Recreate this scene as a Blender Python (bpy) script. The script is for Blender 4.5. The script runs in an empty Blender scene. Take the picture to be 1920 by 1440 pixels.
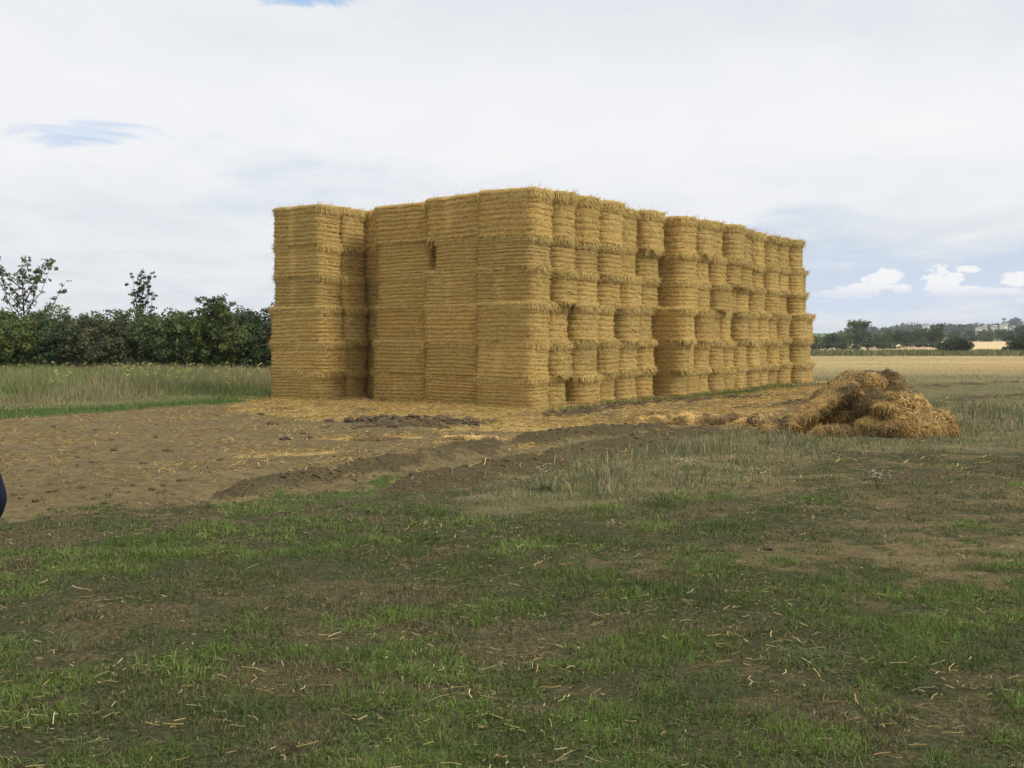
import bpy, bmesh, math, random
import numpy as np
from mathutils import Vector, Matrix

random.seed(7)
RS = np.random.RandomState(11)
SC = bpy.context.scene
COL = SC.collection
R = math.radians

# ------------------------------------------------------------------ camera
FPX, EYE, PITCH = 1950.0, 1.65, R(2.53)
cam = bpy.data.cameras.new('camera')
cam.sensor_width = 36.0
cam.lens = 36.0 * FPX / 1920.0
cam.clip_start = 0.05
cam.clip_end = 9000
camo = bpy.data.objects.new('camera', cam)
COL.objects.link(camo)
camo.location = (0, 0, EYE)
camo.rotation_euler = (R(90) - PITCH, 0, 0)
SC.camera = camo

# ------------------------------------------------------------------ sky
SUN_EL, SUN_AZ = 40.0, 118.0          # azimuth clockwise from +y (view direction)
w = bpy.data.worlds.new('World'); SC.world = w
w.use_nodes = True
nt = w.node_tree
for n in list(nt.nodes): nt.nodes.remove(n)


class NB:
    """tiny node builder"""
    def __init__(s, nt): s.nt = nt
    def n(s, t, **k):
        nd = s.nt.nodes.new(t)
        for a, b in k.items():
            setattr(nd, a, b)
        return nd
    def l(s, a, b): s.nt.links.new(a, b)
    def put(s, inp, v):
        if hasattr(v, 'links') or isinstance(v, bpy.types.NodeSocket): s.l(v, inp)
        else: inp.default_value = v
    def m(s, op, a, b=None, c=None, clamp=False):
        nd = s.n('ShaderNodeMath', operation=op); nd.use_clamp = clamp
        s.put(nd.inputs[0], a)
        if b is not None: s.put(nd.inputs[1], b)
        if c is not None: s.put(nd.inputs[2], c)
        return nd.outputs[0]
    def ss(s, x, lo, hi):
        nd = s.n('ShaderNodeMapRange', interpolation_type='SMOOTHSTEP')
        s.put(nd.inputs[0], x); nd.inputs[1].default_value = lo; nd.inputs[2].default_value = hi
        return nd.outputs[0]
    def mix(s, f, a, b, blend='MIX'):
        nd = s.n('ShaderNodeMix', data_type='RGBA', blend_type=blend)
        s.put(nd.inputs[0], f)
        for i, v in ((6, a), (7, b)):
            if isinstance(v, (tuple, list)) and len(v) == 3: v = (*v, 1)
            s.put(nd.inputs[i], v)
        return nd.outputs[2]
    def noise(s, vec, scale, detail=4, rough=.55, dist=0):
        nd = s.n('ShaderNodeTexNoise')
        if vec is not None: s.l(vec, nd.inputs['Vector'])
        nd.inputs['Scale'].default_value = scale; nd.inputs['Detail'].default_value = detail
        nd.inputs['Roughness'].default_value = rough; nd.inputs['Distortion'].default_value = dist
        return nd.outputs[0]
    def mapping(s, vec, scale=(1, 1, 1), loc=(0, 0, 0)):
        nd = s.n('ShaderNodeMapping'); s.l(vec, nd.inputs[0])
        nd.inputs['Scale'].default_value = scale; nd.inputs['Location'].default_value = loc
        return nd.outputs[0]


b = NB(nt)
tc = b.n('ShaderNodeTexCoord')
D = tc.outputs['Generated']
sep = b.n('ShaderNodeSeparateXYZ'); b.l(D, sep.inputs[0])
sx, sy, sz = sep.outputs
sky = b.n('ShaderNodeTexSky', sky_type='NISHITA', sun_disc=False,
          sun_elevation=R(SUN_EL), sun_rotation=R(SUN_AZ))
sky.air_density = 1.0; sky.dust_density = 2.0
zc = b.m('ADD', b.m('MAXIMUM', sz, 0.0), 0.10)
comb = b.n('ShaderNodeCombineXYZ')
b.l(b.m('DIVIDE', sx, zc), comb.inputs[0]); b.l(b.m('DIVIDE', sy, zc), comb.inputs[1])
plane = comb.outputs[0]
bands = b.noise(b.mapping(plane, (.8, .45, 1), (3.1, 1.7, 0)), 1.0, 6, .55, .3)
fine = b.noise(b.mapping(plane, (2.2, 1.6, 1), (1.1, 5.7, 0)), 1.0, 7, .6, .3)
# cover of the cloud sheet: nearly closed high up, thin towards the horizon (more so to the right)
az = b.m('DIVIDE', sx, b.m('MAXIMUM', sy, .05))
el = b.m('DIVIDE', sz, b.m('MAXIMUM', sy, .05))
low = b.ss(el, .175, .03)
low_r = b.m('MULTIPLY', b.ss(el, .15, .07), b.ss(az, -.02, .22))
nsum = b.m('ADD', b.m('MULTIPLY', bands, .80), b.m('MULTIPLY', fine, .20))
cover = b.ss(b.m('SUBTRACT', nsum, b.m('ADD', b.m('MULTIPLY', low, .04), b.m('MULTIPLY', low_r, .22))), .17, .41)
cover = b.m('MAXIMUM', cover, b.m('SUBTRACT', .62, b.m('MULTIPLY', low_r, .42)))
# two blue gaps, upper left
def blob(a, e, ra, re):
    p = b.m('DIVIDE', b.m('SUBTRACT', az, a), ra); q = b.m('DIVIDE', b.m('SUBTRACT', el, e), re)
    return b.m('ADD', b.m('MULTIPLY', p, p), b.m('MULTIPLY', q, q))
front = b.m('GREATER_THAN', sy, .06)
warp = b.m('MULTIPLY', b.m('SUBTRACT', b.noise(b.mapping(D, (10, 10, 34)), 1.0, 7, .68, .8), .5), 6.0)
g1 = b.ss(b.m('ADD', blob(-.228, .325, .075, .012), warp), 1.4, -.6)
g2 = b.ss(b.m('ADD', blob(-.41, .194, .075, .013), warp), 1.3, -.8)
gap = b.m('MULTIPLY', b.m('MAXIMUM', g1, b.m('MULTIPLY', g2, .7)), front)
cover = b.m('MULTIPLY', cover, b.m('SUBTRACT', 1.0, b.m('MULTIPLY', gap, .95)))
shade = b.ss(b.m('ADD', b.m('MULTIPLY', fine, .5), b.m('MULTIPLY', b.noise(b.mapping(plane, (.35, .5, 1), (7, 2, 0)), 1.0, 4), .5)), .34, .62)
ccol = b.mix(shade, (6.0, 6.3, 6.75), (7.0, 7.1, 7.3))
brt = b.m('MULTIPLY', b.ss(el, .10, .2), b.ss(el, .33, .22))
ccol = b.mix(b.m('MULTIPLY', brt, b.m('MULTIPLY', front, .6)), ccol, (7.75, 7.75, 7.85))
base = b.mix(.5, sky.outputs[0], (4.2, 5.5, 7.6))
base = b.mix(b.ss(sz, .0, .16), (4.9, 5.75, 7.3), base)
out = b.mix(cover, base, ccol)
out = b.mix(b.m('MULTIPLY', gap, .75), out, (3.2, 4.8, 7.6))
# cumulus heads low on the right: (a, e) of centre, half-widths
pw = b.m('MULTIPLY', b.m('SUBTRACT', b.noise(b.mapping(D, (1, 1, 1.6)), 95.0, 7, .68), .5), 5.5)
pf = None
for a, e, ra, re in [(.313, .0420, .022, .0040), (.334, .0455, .024, .0070), (.354, .0530, .018, .0085), (.363, .0600, .012, .0060), (.374, .0475, .009, .0050),
                     (.409, .0550, .013, .0120), (.421, .0565, .011, .0090), (.434, .0465, .018, .0045), (.412, .0460, .018, .0050), (.452, .0450, .012, .0035),
                     (.486, .0555, .015, .0070), (.476, .0440, .020, .0040), (.437, .0665, .013, .0030), (.49, .036, .008, .0035)]:
    v = b.ss(b.m('ADD', blob(a, e, ra, re), pw), 1.5, .55)
    pf = v if pf is None else b.m('MAXIMUM', pf, v)
pf = b.m('MULTIPLY', b.m('MULTIPLY', pf, front), .93)
pcl = b.mix(b.ss(b.m('ADD', el, b.m('MULTIPLY', pw, .0035)), .040, .052), (6.2, 6.5, 7.2), (7.75, 7.75, 7.8))
out = b.mix(pf, out, pcl)
# the cloud sheet is brighter overhead than near the horizon
hi = b.m('ADD', 1.0, b.m('MULTIPLY', b.ss(sz, .38, .8), 1.1))
out = b.mix(b.ss(sz, .34, .55), out, b.mix(1.0, out, (1.0, .955, .86), 'MULTIPLY'))
vs_ = b.n('ShaderNodeVectorMath', operation='SCALE'); b.l(out, vs_.inputs[0]); b.l(hi, vs_.inputs['Scale']); out = vs_.outputs[0]
bg = b.n('ShaderNodeBackground'); b.l(out, bg.inputs[0]); bg.inputs[1].default_value = .1
wo = b.n('ShaderNodeOutputWorld'); b.l(bg.outputs[0], wo.inputs[0])

# ------------------------------------------------------------------ sun
sl = bpy.data.lights.new('sun', 'SUN'); sl.energy = 2.0; sl.angle = R(12); sl.color = (1, .95, .86)
so = bpy.data.objects.new('sun', sl); COL.objects.link(so)
sd = Vector((math.sin(R(SUN_AZ)) * math.cos(R(SUN_EL)), math.cos(R(SUN_AZ)) * math.cos(R(SUN_EL)), math.sin(R(SUN_EL))))
so.rotation_euler = sd.to_track_quat('Z', 'Y').to_euler()
so.location = (30, -20, 40)

SC.view_settings.view_transform = 'Standard'
SC.view_settings.look = 'None'
SC.view_settings.exposure = 0.32
SC.view_settings.gamma = 1

# ------------------------------------------------------------------ helpers
def hash3(ix, iy, iz, seed):
    n = (ix * 374761393 + iy * 668265263 + iz * 2147483647 + seed * 1274126177) & 0xffffffff
    n = ((n ^ (n >> 13)) * 1274126177) & 0xffffffff
    n = ((n ^ (n >> 16)) * 2246822519) & 0xffffffff
    return ((n ^ (n >> 15)) & 0xffffff) / float(0xffffff)


def vnoise(x, y, z=0.0, seed=0):
    x, y, z = np.broadcast_arrays(np.asarray(x, float), np.asarray(y, float), np.asarray(z, float))
    ix = np.floor(x).astype(np.int64); iy = np.floor(y).astype(np.int64); iz = np.floor(z).astype(np.int64)
    fx, fy, fz = x - ix, y - iy, z - iz
    fx = fx * fx * (3 - 2 * fx); fy = fy * fy * (3 - 2 * fy); fz = fz * fz * (3 - 2 * fz)
    r = 0
    for a in (0, 1):
        wa = fx if a else 1 - fx
        for c in (0, 1):
            wc = fy if c else 1 - fy
            for d in (0, 1):
                wd = fz if d else 1 - fz
                r = r + wa * wc * wd * hash3(ix + a, iy + c, iz + d, seed)
    return r


def fbm(x, y, z=0.0, seed=0, oct=4, gain=.5):
    x = np.asarray(x, float); y = np.asarray(y, float); z = np.asarray(z, float)
    s, amp, tot = 0, 1.0, 0
    for o in range(oct):
        s = s + amp * vnoise(x * 2 ** o, y * 2 ** o, z * 2 ** o, seed + o * 17)
        tot += amp; amp *= gain
    return s / tot


def sstep(x, a, c):
    t = np.clip((x - a) / (c - a), 0, 1)
    return t * t * (3 - 2 * t)


def quads(name, V, F, mat, parent=None, colr=None, smooth=False, link=True, mats=None, midx=None):
    me = bpy.data.meshes.new(name)
    V = np.asarray(V, np.float32); F = np.asarray(F, np.int32)
    k = F.shape[1]
    me.vertices.add(len(V)); me.vertices.foreach_set('co', V.ravel())
    me.loops.add(F.size); me.loops.foreach_set('vertex_index', F.ravel())
    me.polygons.add(len(F))
    me.polygons.foreach_set('loop_start', np.arange(0, F.size, k, dtype=np.int32))
    me.polygons.foreach_set('use_smooth', np.full(len(F), bool(smooth)) if np.isscalar(smooth) else smooth)
    for m_ in (mats or [mat]): me.materials.append(m_)
    if midx is not None: me.polygons.foreach_set('material_index', np.asarray(midx, np.int32))
    me.update(calc_edges=True)
    if colr is not None:
        at = me.attributes.new('tint', 'FLOAT_COLOR', 'POINT')
        c4 = np.ones((len(V), 4), np.float32); c4[:, :3] = colr
        at.data.foreach_set('color', c4.ravel())
    if not link: return me
    o = bpy.data.objects.new(name, me); COL.objects.link(o)
    if parent: o.parent = parent
    return o


def tag(o, label=None, cat=None, group=None, kind=None):
    if label: o['label'] = label
    if cat: o['category'] = cat
    if group: o['group'] = group
    if kind: o['kind'] = kind
    return o


def empty(name, loc, rz=0):
    o = bpy.data.objects.new(name, None); COL.objects.link(o)
    o.location = loc; o.rotation_euler = (0, 0, rz); o.empty_display_size = .2
    return o


def G(px, py, z=0.0):
    """pixel of the photograph -> point on the level ground"""
    v = -(py - 720) / FPX
    dy = math.cos(PITCH) + v * math.sin(PITCH); dz = -math.sin(PITCH) + v * math.cos(PITCH)
    t = (z - EYE) / dz
    return ((px - 960) / FPX * t, dy * t)


def at_depth(px, py, y):
    v = -(py - 720) / FPX
    dy = math.cos(PITCH) + v * math.sin(PITCH); dz = -math.sin(PITCH) + v * math.cos(PITCH)
    t = y / dy
    return ((px - 960) / FPX * t, y, EYE + dz * t)


def principled(name, rough=.85, spec=.2):
    m = bpy.data.materials.new(name); m.use_nodes = True
    nb = NB(m.node_tree)
    p = m.node_tree.nodes['Principled BSDF']
    p.inputs['Roughness'].default_value = rough
    p.inputs['Specular IOR Level'].default_value = spec
    return m, nb, p


def tint_mat(name, rough=.8, spec=.15, transl=0.0, noise=None, objvar=0.0):
    m, nb, p = principled(name, rough, spec)
    a = nb.n('ShaderNodeAttribute', attribute_name='tint')
    c = a.outputs['Color']
    if objvar:
        oi = nb.n('ShaderNodeObjectInfo')
        k = nb.m('ADD', nb.m('MULTIPLY', oi.outputs['Random'], objvar), 1 - objvar / 2)
        vm = nb.n('ShaderNodeVectorMath', operation='SCALE'); nb.l(c, vm.inputs[0]); nb.l(k, vm.inputs['Scale'])
        c = vm.outputs[0]
    nb.l(c, p.inputs['Base Color'])
    if transl:
        tr = nb.n('ShaderNodeBsdfTranslucent'); nb.l(c, tr.inputs[0])
        mx = nb.n('ShaderNodeMixShader'); mx.inputs[0].default_value = transl
        nb.l(p.outputs[0], mx.inputs[1]); nb.l(tr.outputs[0], mx.inputs[2])
        nb.l(mx.outputs[0], m.node_tree.nodes['Material Output'].inputs[0])
    return m


M_GRASS = tint_mat('grass_blades', .7, .2, .25)
M_LEAF = tint_mat('leaves', .6, .25, .2, objvar=.35)
M_STRAW = tint_mat('loose_straw', .6, .3, .12)
M_BALESTRAW = tint_mat('bale_straw', .75, .15, .1, objvar=.22)

# bark
M_BARK, nb, p = principled('bark')
geo = nb.n('ShaderNodeNewGeometry')
nb.l(nb.mix(nb.noise(geo.outputs['Position'], 9, 4), (.035, .028, .02), (.10, .085, .065)), p.inputs['Base Color'])

# bale body
M_BALE, nb, p = principled('bale_body', .9, .08)
tcn = nb.n('ShaderNodeTexCoord'); oc = tcn.outputs['Object']
oi = nb.n('ShaderNodeObjectInfo')
va = nb.n('ShaderNodeVectorMath', operation='ADD'); nb.l(oc, va.inputs[0])
rv = nb.n('ShaderNodeVectorMath', operation='SCALE'); rv.inputs[0].default_value = (7.3, 3.1, 11.7); nb.l(nb.m('MULTIPLY', oi.outputs['Random'], 9), rv.inputs['Scale'])
nb.l(rv.outputs[0], va.inputs[1]); ov = va.outputs[0]
n1 = nb.noise(nb.mapping(ov, (1, 1, 3.2)), 26, 5, .7)
n2 = nb.noise(ov, 2.2, 3, .5)
n3 = nb.noise(nb.mapping(ov, (1.3, 1.3, 2.6)), 75, 3, .7)
c = nb.mix(nb.ss(n1, .33, .66), (.275, .172, .055), (.58, .392, .138))
c = nb.mix(nb.m('MULTIPLY', nb.ss(n2, .42, .75), .45), c, (.38, .235, .075))
so_ = nb.n('ShaderNodeSeparateXYZ'); nb.l(oc, so_.inputs[0])
c = nb.mix(nb.m('MULTIPLY', nb.m('MULTIPLY', nb.ss(so_.outputs[2], .72, 1.0), nb.ss(nb.noise(ov, 4.5, 4, .6), .42, .64)), .42), c, (.34, .285, .14))
c = nb.mix(nb.m('MULTIPLY', nb.ss(n3, .57, .72), .55), c, (.70, .54, .21))
c = nb.mix(nb.m('MULTIPLY', nb.ss(n3, .45, .30), .5), c, (.11, .07, .025))
r2 = nb.m('FRACT', nb.m('MULTIPLY', oi.outputs['Random'], 37.7))
c = nb.mix(nb.m('MULTIPLY', nb.ss(r2, .55, 1.0), .35), c, nb.mix(1.0, c, (1.0, .84, .72), 'MULTIPLY'))
c = nb.mix(nb.m('MULTIPLY', nb.ss(r2, .30, .0), .22), c, nb.mix(.5, c, (.34, .30, .17)))
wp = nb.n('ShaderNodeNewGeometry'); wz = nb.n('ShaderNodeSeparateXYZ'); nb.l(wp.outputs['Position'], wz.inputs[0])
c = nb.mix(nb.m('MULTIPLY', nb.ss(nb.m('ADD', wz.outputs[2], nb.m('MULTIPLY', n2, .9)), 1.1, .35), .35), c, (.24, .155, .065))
k = nb.m('ADD', nb.m('MULTIPLY', oi.outputs['Random'], .20), .90)
vm = nb.n('ShaderNodeVectorMath', operation='SCALE'); nb.l(c, vm.inputs[0]); nb.l(k, vm.inputs['Scale'])
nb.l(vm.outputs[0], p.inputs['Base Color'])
bp = nb.n('ShaderNodeBump'); bp.inputs['Strength'].default_value = .8; bp.inputs['Distance'].default_value = .02
nb.l(nb.m('ADD', n1, nb.m('MULTIPLY', n3, .7)), bp.inputs['Height']); nb.l(bp.outputs[0], p.inputs['Normal'])

# ------------------------------------------------------------------ ground layout (world metres; corner points read off the photograph)
def W(pts): return [G(*q) for q in pts]
DIRT = W([(-500, 812), (0, 787), (250, 769), (500, 753), (700, 748), (1040, 760), (1520, 716), (1680, 716), (1640, 735), (1500, 790), (1300, 822),
          (1050, 858), (900, 882), (700, 925), (560, 950), (430, 958), (200, 958), (-100, 972), (-500, 990)])
STRAWZ = W([(400, 764), (505, 749), (700, 745), (1040, 757), (1100, 752), (1520, 714), (1560, 722), (1530, 745), (1490, 770), (1500, 800), (1400, 806),
            (1200, 808), (980, 816), (850, 812), (620, 788), (450, 774)])
BAND = W([(960, 1062), (1150, 1040), (1400, 1015), (1700, 1000), (2100, 985), (2100, 1095), (1700, 1088), (1350, 1088), (1100, 1078)])
RBARE = W([(1380, 850), (1650, 838), (2100, 838), (2100, 1010), (1600, 1000), (1300, 980)])
STUBP = W([(820, 930), (960, 870), (1200, 822), (1500, 800), (1650, 760), (2100, 755), (2100, 845), (1550, 845), (1450, 915), (1150, 960), (900, 965)])
GSTRIP = W([(-600, 800), (0, 770), (200, 762), (505, 742), (600, 730), (600, 738), (505, 749), (250, 768), (0, 787), (-600, 815)])
GSTRIP2 = W([(1040, 768), (1180, 748), (1330, 732), (1520, 715), (1545, 722), (1350, 744), (1200, 759), (1050, 774)])
GSTRIP3 = W([(470, 940), (640, 915), (800, 878), (830, 884), (700, 925), (520, 965), (430, 958)])
STREAKS = [W([(455, 853), (620, 850)]), W([(620, 822), (800, 818)]), W([(840, 826), (985, 818)]), W([(940, 836), (1000, 832)])]
RIDGES = [  # polyline, half width, height
    (W([(470, 925), (620, 893), (760, 868), (915, 838)]), .22, .12),
    (W([(990, 826), (1120, 814), (1240, 806)]), .24, .13),
    (W([(780, 915), (950, 880), (1100, 848), (1250, 822), (1330, 812)]), .26, .13),
]
RUTS = [  # dark disturbed lines without much height
    (W([(1040, 781), (1110, 770), (1180, 761), (1300, 752), (1500, 741)]), .35, .05),
    (W([(1400, 766), (1480, 757), (1560, 750), (1700, 735)]), .55, .03),
    (W([(690, 793), (780, 790), (885, 797)]), .50, .05),
    (W([(620, 803), (760, 802)]), .22, .03),
    (W([(1690, 731), (1780, 722), (1900, 717)]), .7, .03),
    (W([(1740, 757), (1850, 745), (2000, 735)]), .45, .03),
    (W([(1550, 905), (1700, 893), (1950, 870)]), .25, .02),
]


def dseg(x, y, pts):
    d = np.full(np.shape(x), 1e9); s_best = np.zeros(np.shape(x)); L = 0
    for (x0, y0), (x1, y1) in zip(pts[:-1], pts[1:]):
        ux, uy = x1 - x0, y1 - y0; l2 = ux * ux + uy * uy; l = math.sqrt(l2)
        t = np.clip(((x - x0) * ux + (y - y0) * uy) / l2, 0, 1)
        dd = np.hypot(x - x0 - t * ux, y - y0 - t * uy)
        s_best = np.where(dd < d, L + t * l, s_best); d = np.minimum(d, dd); L += l
    return d


def poly(x, y, pts, soft):
    ins = np.zeros(np.shape(x), bool); n = len(pts)
    for i in range(n):
        x0, y0 = pts[i]; x1, y1 = pts[(i + 1) % n]
        c_ = (y0 > y) != (y1 > y)
        xi = (x1 - x0) * (y - y0) / ((y1 - y0) if y1 != y0 else 1e-9) + x0
        ins ^= c_ & (x < xi)
    d = dseg(x, y, pts + [pts[0]])
    d = np.where(ins, d, -d)
    return sstep(d, -soft, soft)


def masks(x, y):
    x = np.asarray(x, float); y = np.asarray(y, float)
    nr = (np.abs(x) < 26) & (y > 2) & (y < 60)
    out = {k: np.zeros(x.shape) for k in ('soil', 'dark', 'straw', 'green', 'dry')}
    wx = x + (fbm(x * 1.3, y * 1.3, 0, 3, 4) - .5) * 1.3
    wy = y + (fbm(x * 1.3, y * 1.3, 5, 9, 4) - .5) * 1.3
    X, Y = wx[nr], wy[nr]
    x0, y0 = x[nr], y[nr]
    fz = (fbm(x0 * 3.1, y0 * 3.1, 0, 201, 4, .65) - .5)
    edge_far = sstep(y0, 17, 22)
    soil = poly(X, Y, DIRT, .35) * edge_far + (1 - edge_far) * sstep(poly(X + fz * 1.5, Y + fz * 3.2, DIRT, 2.0), .18, .85)
    soil = np.maximum(soil, .72 * poly(X + fz * 2, Y + fz * 2.5, BAND, .9))
    rb = poly(X, Y, RBARE, .5)
    patch = sstep(fbm(x0 * 1.6, y0 * 2.2, 0, 40, 5, .7), .42, .62)
    soil = np.maximum(soil, rb * patch * .62)
    fg = sstep(y0, 13.5, 9)
    dead = sstep(fbm(x0 * 1.7 + 3, y0 * 2.4, 0, 50, 5, .8) + .4 * (fbm(x0 * .4, y0 * .5, 0, 52, 2) - .5), .50, .68)
    # green islands
    green = np.maximum(poly(X, Y, GSTRIP, .3), .95 * poly(X, Y, GSTRIP2, .3) * sstep(fbm(x0, y0, 0, 241, 3), .36, .55))
    green = np.maximum(green, .9 * poly(X, Y, GSTRIP3, .2))
    isl = sstep(fbm(x0 * 1.4, y0 * 1.8, 0, 66, 4, .6), .52, .66)
    near_right = sstep(x0, 6, 10) * sstep(y0, 18, 15) * .6
    dull = sstep(y0, 9.0, 10.5) * sstep(y0, 16, 13)
    isl2 = isl * (1 - soil) * (1 - .8 * dull)
    dead = np.maximum(dead, .55 * dull * sstep(fbm(x0 * 1.3, y0 * 1.8, 0, 251, 4, .7), .42, .58))
    straw = poly(X, Y, STRAWZ, .35) * (1 - .9 * poly(X, Y, GSTRIP2, .25)) * (.35 + .65 * sstep(fbm(x0 * 1.5, y0 * 1.5, 0, 21, 4), .34, .56))
    for s_ in STREAKS:
        straw = np.maximum(straw, sstep(dseg(x0 * .4 + X * .6, y0 * .4 + Y * .6, s_), .42, .05) * .9 * sstep(fbm(x0 * 2.2, y0 * 2.2, 0, 231, 3), .36, .55))
    # straw trodden in along the foot of the stack
    foot = np.minimum(dseg(x0, y0, [FW(-.1, -.2), FW(18.5, -.6)]) * 2.0, dseg(x0, y0, [FW(-.7, -.2), FW(-1.1, 8.4)]))
    straw = np.maximum(straw, sstep(foot, 1.2, .3) * .95)
    dark = np.zeros(X.shape)
    for pts, hw, h in RIDGES:
        dark = np.maximum(dark, sstep(dseg(X * .45 + x0 * .55, Y * .45 + y0 * .55, pts), hw * 2.4, hw * .8) * (.70 + .30 * sstep(fbm(x0 * 1.8, y0 * 1.8, 0, 261, 4, .65), .36, .54)))
    for pts, hw, h in RUTS:
        dark = np.maximum(dark, sstep(dseg(X * .4 + x0 * .6, Y * .4 + y0 * .6, pts), hw * 1.5, hw * .4) * .85 * sstep(fbm(x0 * 2, y0 * 2, 0, 31, 3), .3, .5))
    green = green * (1 - .8 * dark)
    out['soil'][nr] = soil; out['dark'][nr] = dark
    out['straw'][nr] = straw * (1 - .92 * dark); out['green'][nr] = green
    dry = np.maximum(poly(X, Y, STUBP, .6), sstep(y0, 17, 24) * (1 - poly(X, Y, DIRT, .3)))
    out['dry'][nr] = dry
    far = ~nr
    out['dry'][far] = 1.0
    bk = (y < 15) & far
    out['dry'][bk] = 0.0
    # trodden and dead patches in the turf close by
    out['lush'] = np.zeros(x.shape); out['lush'][nr] = isl2
    out['dead'] = np.zeros(x.shape); out['dead'][nr] = dead * sstep(y0, 22, 14) * (1 - soil)
    return out


# stack frame: t runs along the long right side, s along the short left side
TH = R(55.5)
U = np.array([math.cos(TH), math.sin(TH)]); S_ = np.array([-U[1], U[0]]); C0 = np.array([.63, 24.5])
def FW(t, s):
    q = C0 + U * t + S_ * s
    return (float(q[0]), float(q[1]))


def height(x, y):
    x = np.asarray(x, float); y = np.asarray(y, float)
    h = np.zeros(x.shape)
    nr = (np.abs(x) < 26) & (y > 2) & (y < 60)
    X, Y = x[nr], y[nr]
    hn = (fbm(X * .7, Y * .7, 0, 5, 3) - .5) * .05 + (fbm(X * 4, Y * 4, 0, 6, 3) - .5) * .035
    for pts, hw, hh in RIDGES:
        d = dseg(X, Y, pts) + (fbm(X * 3, Y * 3, 0, 8, 3) - .5) * .22
        r = np.exp(-(d / hw) ** 2) * hh
        d2 = np.exp(-((d - hw * 2.2) / (hw * .8)) ** 2) * .035
        hn = hn + r * (.75 + .7 * fbm(X * 7, Y * 7, 0, 12, 3)) - d2
    for pts, hw, hh in RUTS:
        d = dseg(X, Y, pts)
        hn = hn + np.exp(-(d / hw) ** 2) * hh * (fbm(X * 5, Y * 5, 0, 14, 3) * 3 - .6)
    edge = sstep(Y, 2, 2.6) * sstep(Y, 60, 50) * sstep(np.abs(X), 26, 22)
    h[nr] = hn * edge
    # the field ends at a low lip, the land beyond dips and rises to the right
    lip = sstep(y, 96, 100)
    a = sstep(y, 150, 300)
    rise = np.clip((x - 95) / 120, 0, 1.2)
    far = -.25 - .25 * sstep(y, 100, 150) - a * 1.08 + a * rise * 2.1
    h = h + lip * far
    h = h + sstep(y, 420, 1300) * 6.5
    return h


# the one ground sheet
def axis(lo, hi, step, far_lo, far_hi, g=1.16):
    a = list(np.arange(lo, hi + 1e-6, step))
    s = step; v = hi; up = []
    while v < far_hi: s *= g; v += s; up.append(v)
    s = step; v = lo; dn = []
    while v > far_lo: s *= g; v -= s; dn.append(v)
    return np.array(dn[::-1] + a + up)
gx = axis(-17, 19, .065, -3000, 3000); gy = axis(3.2, 40, .065, -300, 4500, 1.07)
XX, YY = np.meshgrid(gx, gy)
xf, yf = XX.ravel(), YY.ravel()
zf = height(xf, yf)
nx, ny = len(gx), len(gy)
ii = np.arange((ny - 1) * nx).reshape(ny - 1, nx)[:, :-1].ravel()
F = np.stack([ii, ii + 1, ii + 1 + nx, ii + nx], 1)

M_GROUND, nb, p = principled('ground_soil_and_turf', .95, .05)
geo = nb.n('ShaderNodeNewGeometry'); P = geo.outputs['Position']
A = nb.n('ShaderNodeAttribute', attribute_name='mask_a'); sa = nb.n('ShaderNodeSeparateColor'); nb.l(A.outputs['Color'], sa.inputs[0])
B = nb.n('ShaderNodeAttribute', attribute_name='mask_b'); sb = nb.n('ShaderNodeSeparateColor'); nb.l(B.outputs['Color'], sb.inputs[0])
soil, dark, straw = sa.outputs; green, dry, dead = sb.outputs
nf = nb.noise(P, 34, 6, .7); nm = nb.noise(P, 5.5, 5, .6); nl = nb.noise(P, .9, 4, .6); nxl = nb.noise(nb.mapping(P, (.4, 1, 1)), .11, 4, .6)
nfl = nb.noise(nb.mapping(P, (1, 2.0, 1)), 60, 3, .7)
turf = nb.mix(nb.ss(nf, .35, .65), (.016, .018, .009), (.080, .088, .038))
turf = nb.mix(nb.m('MULTIPLY', nb.ss(nm, .45, .62), .6), turf, (.078, .062, .040))
deadc = nb.mix(nb.ss(nf, .35, .65), (.040, .034, .017), (.135, .114, .058))
turf = nb.mix(nb.m('MULTIPLY', nb.ss(nb.m('ADD', dead, nb.m('MULTIPLY', nb.m('SUBTRACT', nm, .5), 1.6)), .3, .7), .85), turf, deadc)
soilc = nb.mix(nb.ss(nf, .3, .7), (.076, .059, .030), (.212, .168, .086))
soilc = nb.mix(nb.m('MULTIPLY', nb.ss(nl, .42, .62), .35), soilc, (.23, .178, .088))
soilc = nb.mix(nb.m('MULTIPLY', nb.ss(nm, .45, .62), .7), soilc, (.085, .064, .037))
ns_ = nb.noise(nb.mapping(P, (1, 2.6, 1)), 11, 5, .7)
soilc = nb.mix(nb.m('MULTIPLY', nb.ss(ns_, .52, .66), .55), soilc, (.052, .042, .024))
soilc = nb.mix(nb.m('MULTIPLY', nb.ss(nfl, .60, .70), .7), soilc, (.36, .27, .12))
darkc = nb.mix(nb.ss(nf, .35, .65), (.042, .033, .018), (.115, .092, .050))
dryc = nb.mix(nb.ss(nf, .35, .65), (.075, .068, .036), (.195, .165, .090))
dryc = nb.mix(nb.m('MULTIPLY', nb.ss(nxl, .45, .62), .5), dryc, (.25, .20, .105))
dryc = nb.mix(nb.m('MULTIPLY', nb.ss(nl, .42, .62), .7), dryc, (.095, .105, .045))
sp = nb.n('ShaderNodeSeparateXYZ'); nb.l(P, sp.inputs[0])
fary = nb.ss(nb.m('ADD', sp.outputs[1], nb.m('MULTIPLY', nxl, 30)), 50, 82)
farc = nb.mix(nb.ss(nxl, .36, .66), (.40, .30, .135), (.29, .235, .12))
farc = nb.mix(nb.m('MULTIPLY', nb.ss(nb.noise(nb.mapping(P, (.25, 1.1, 1)), .16, 5, .6), .52, .66), .6), farc, (.24, .16, .08))
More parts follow.
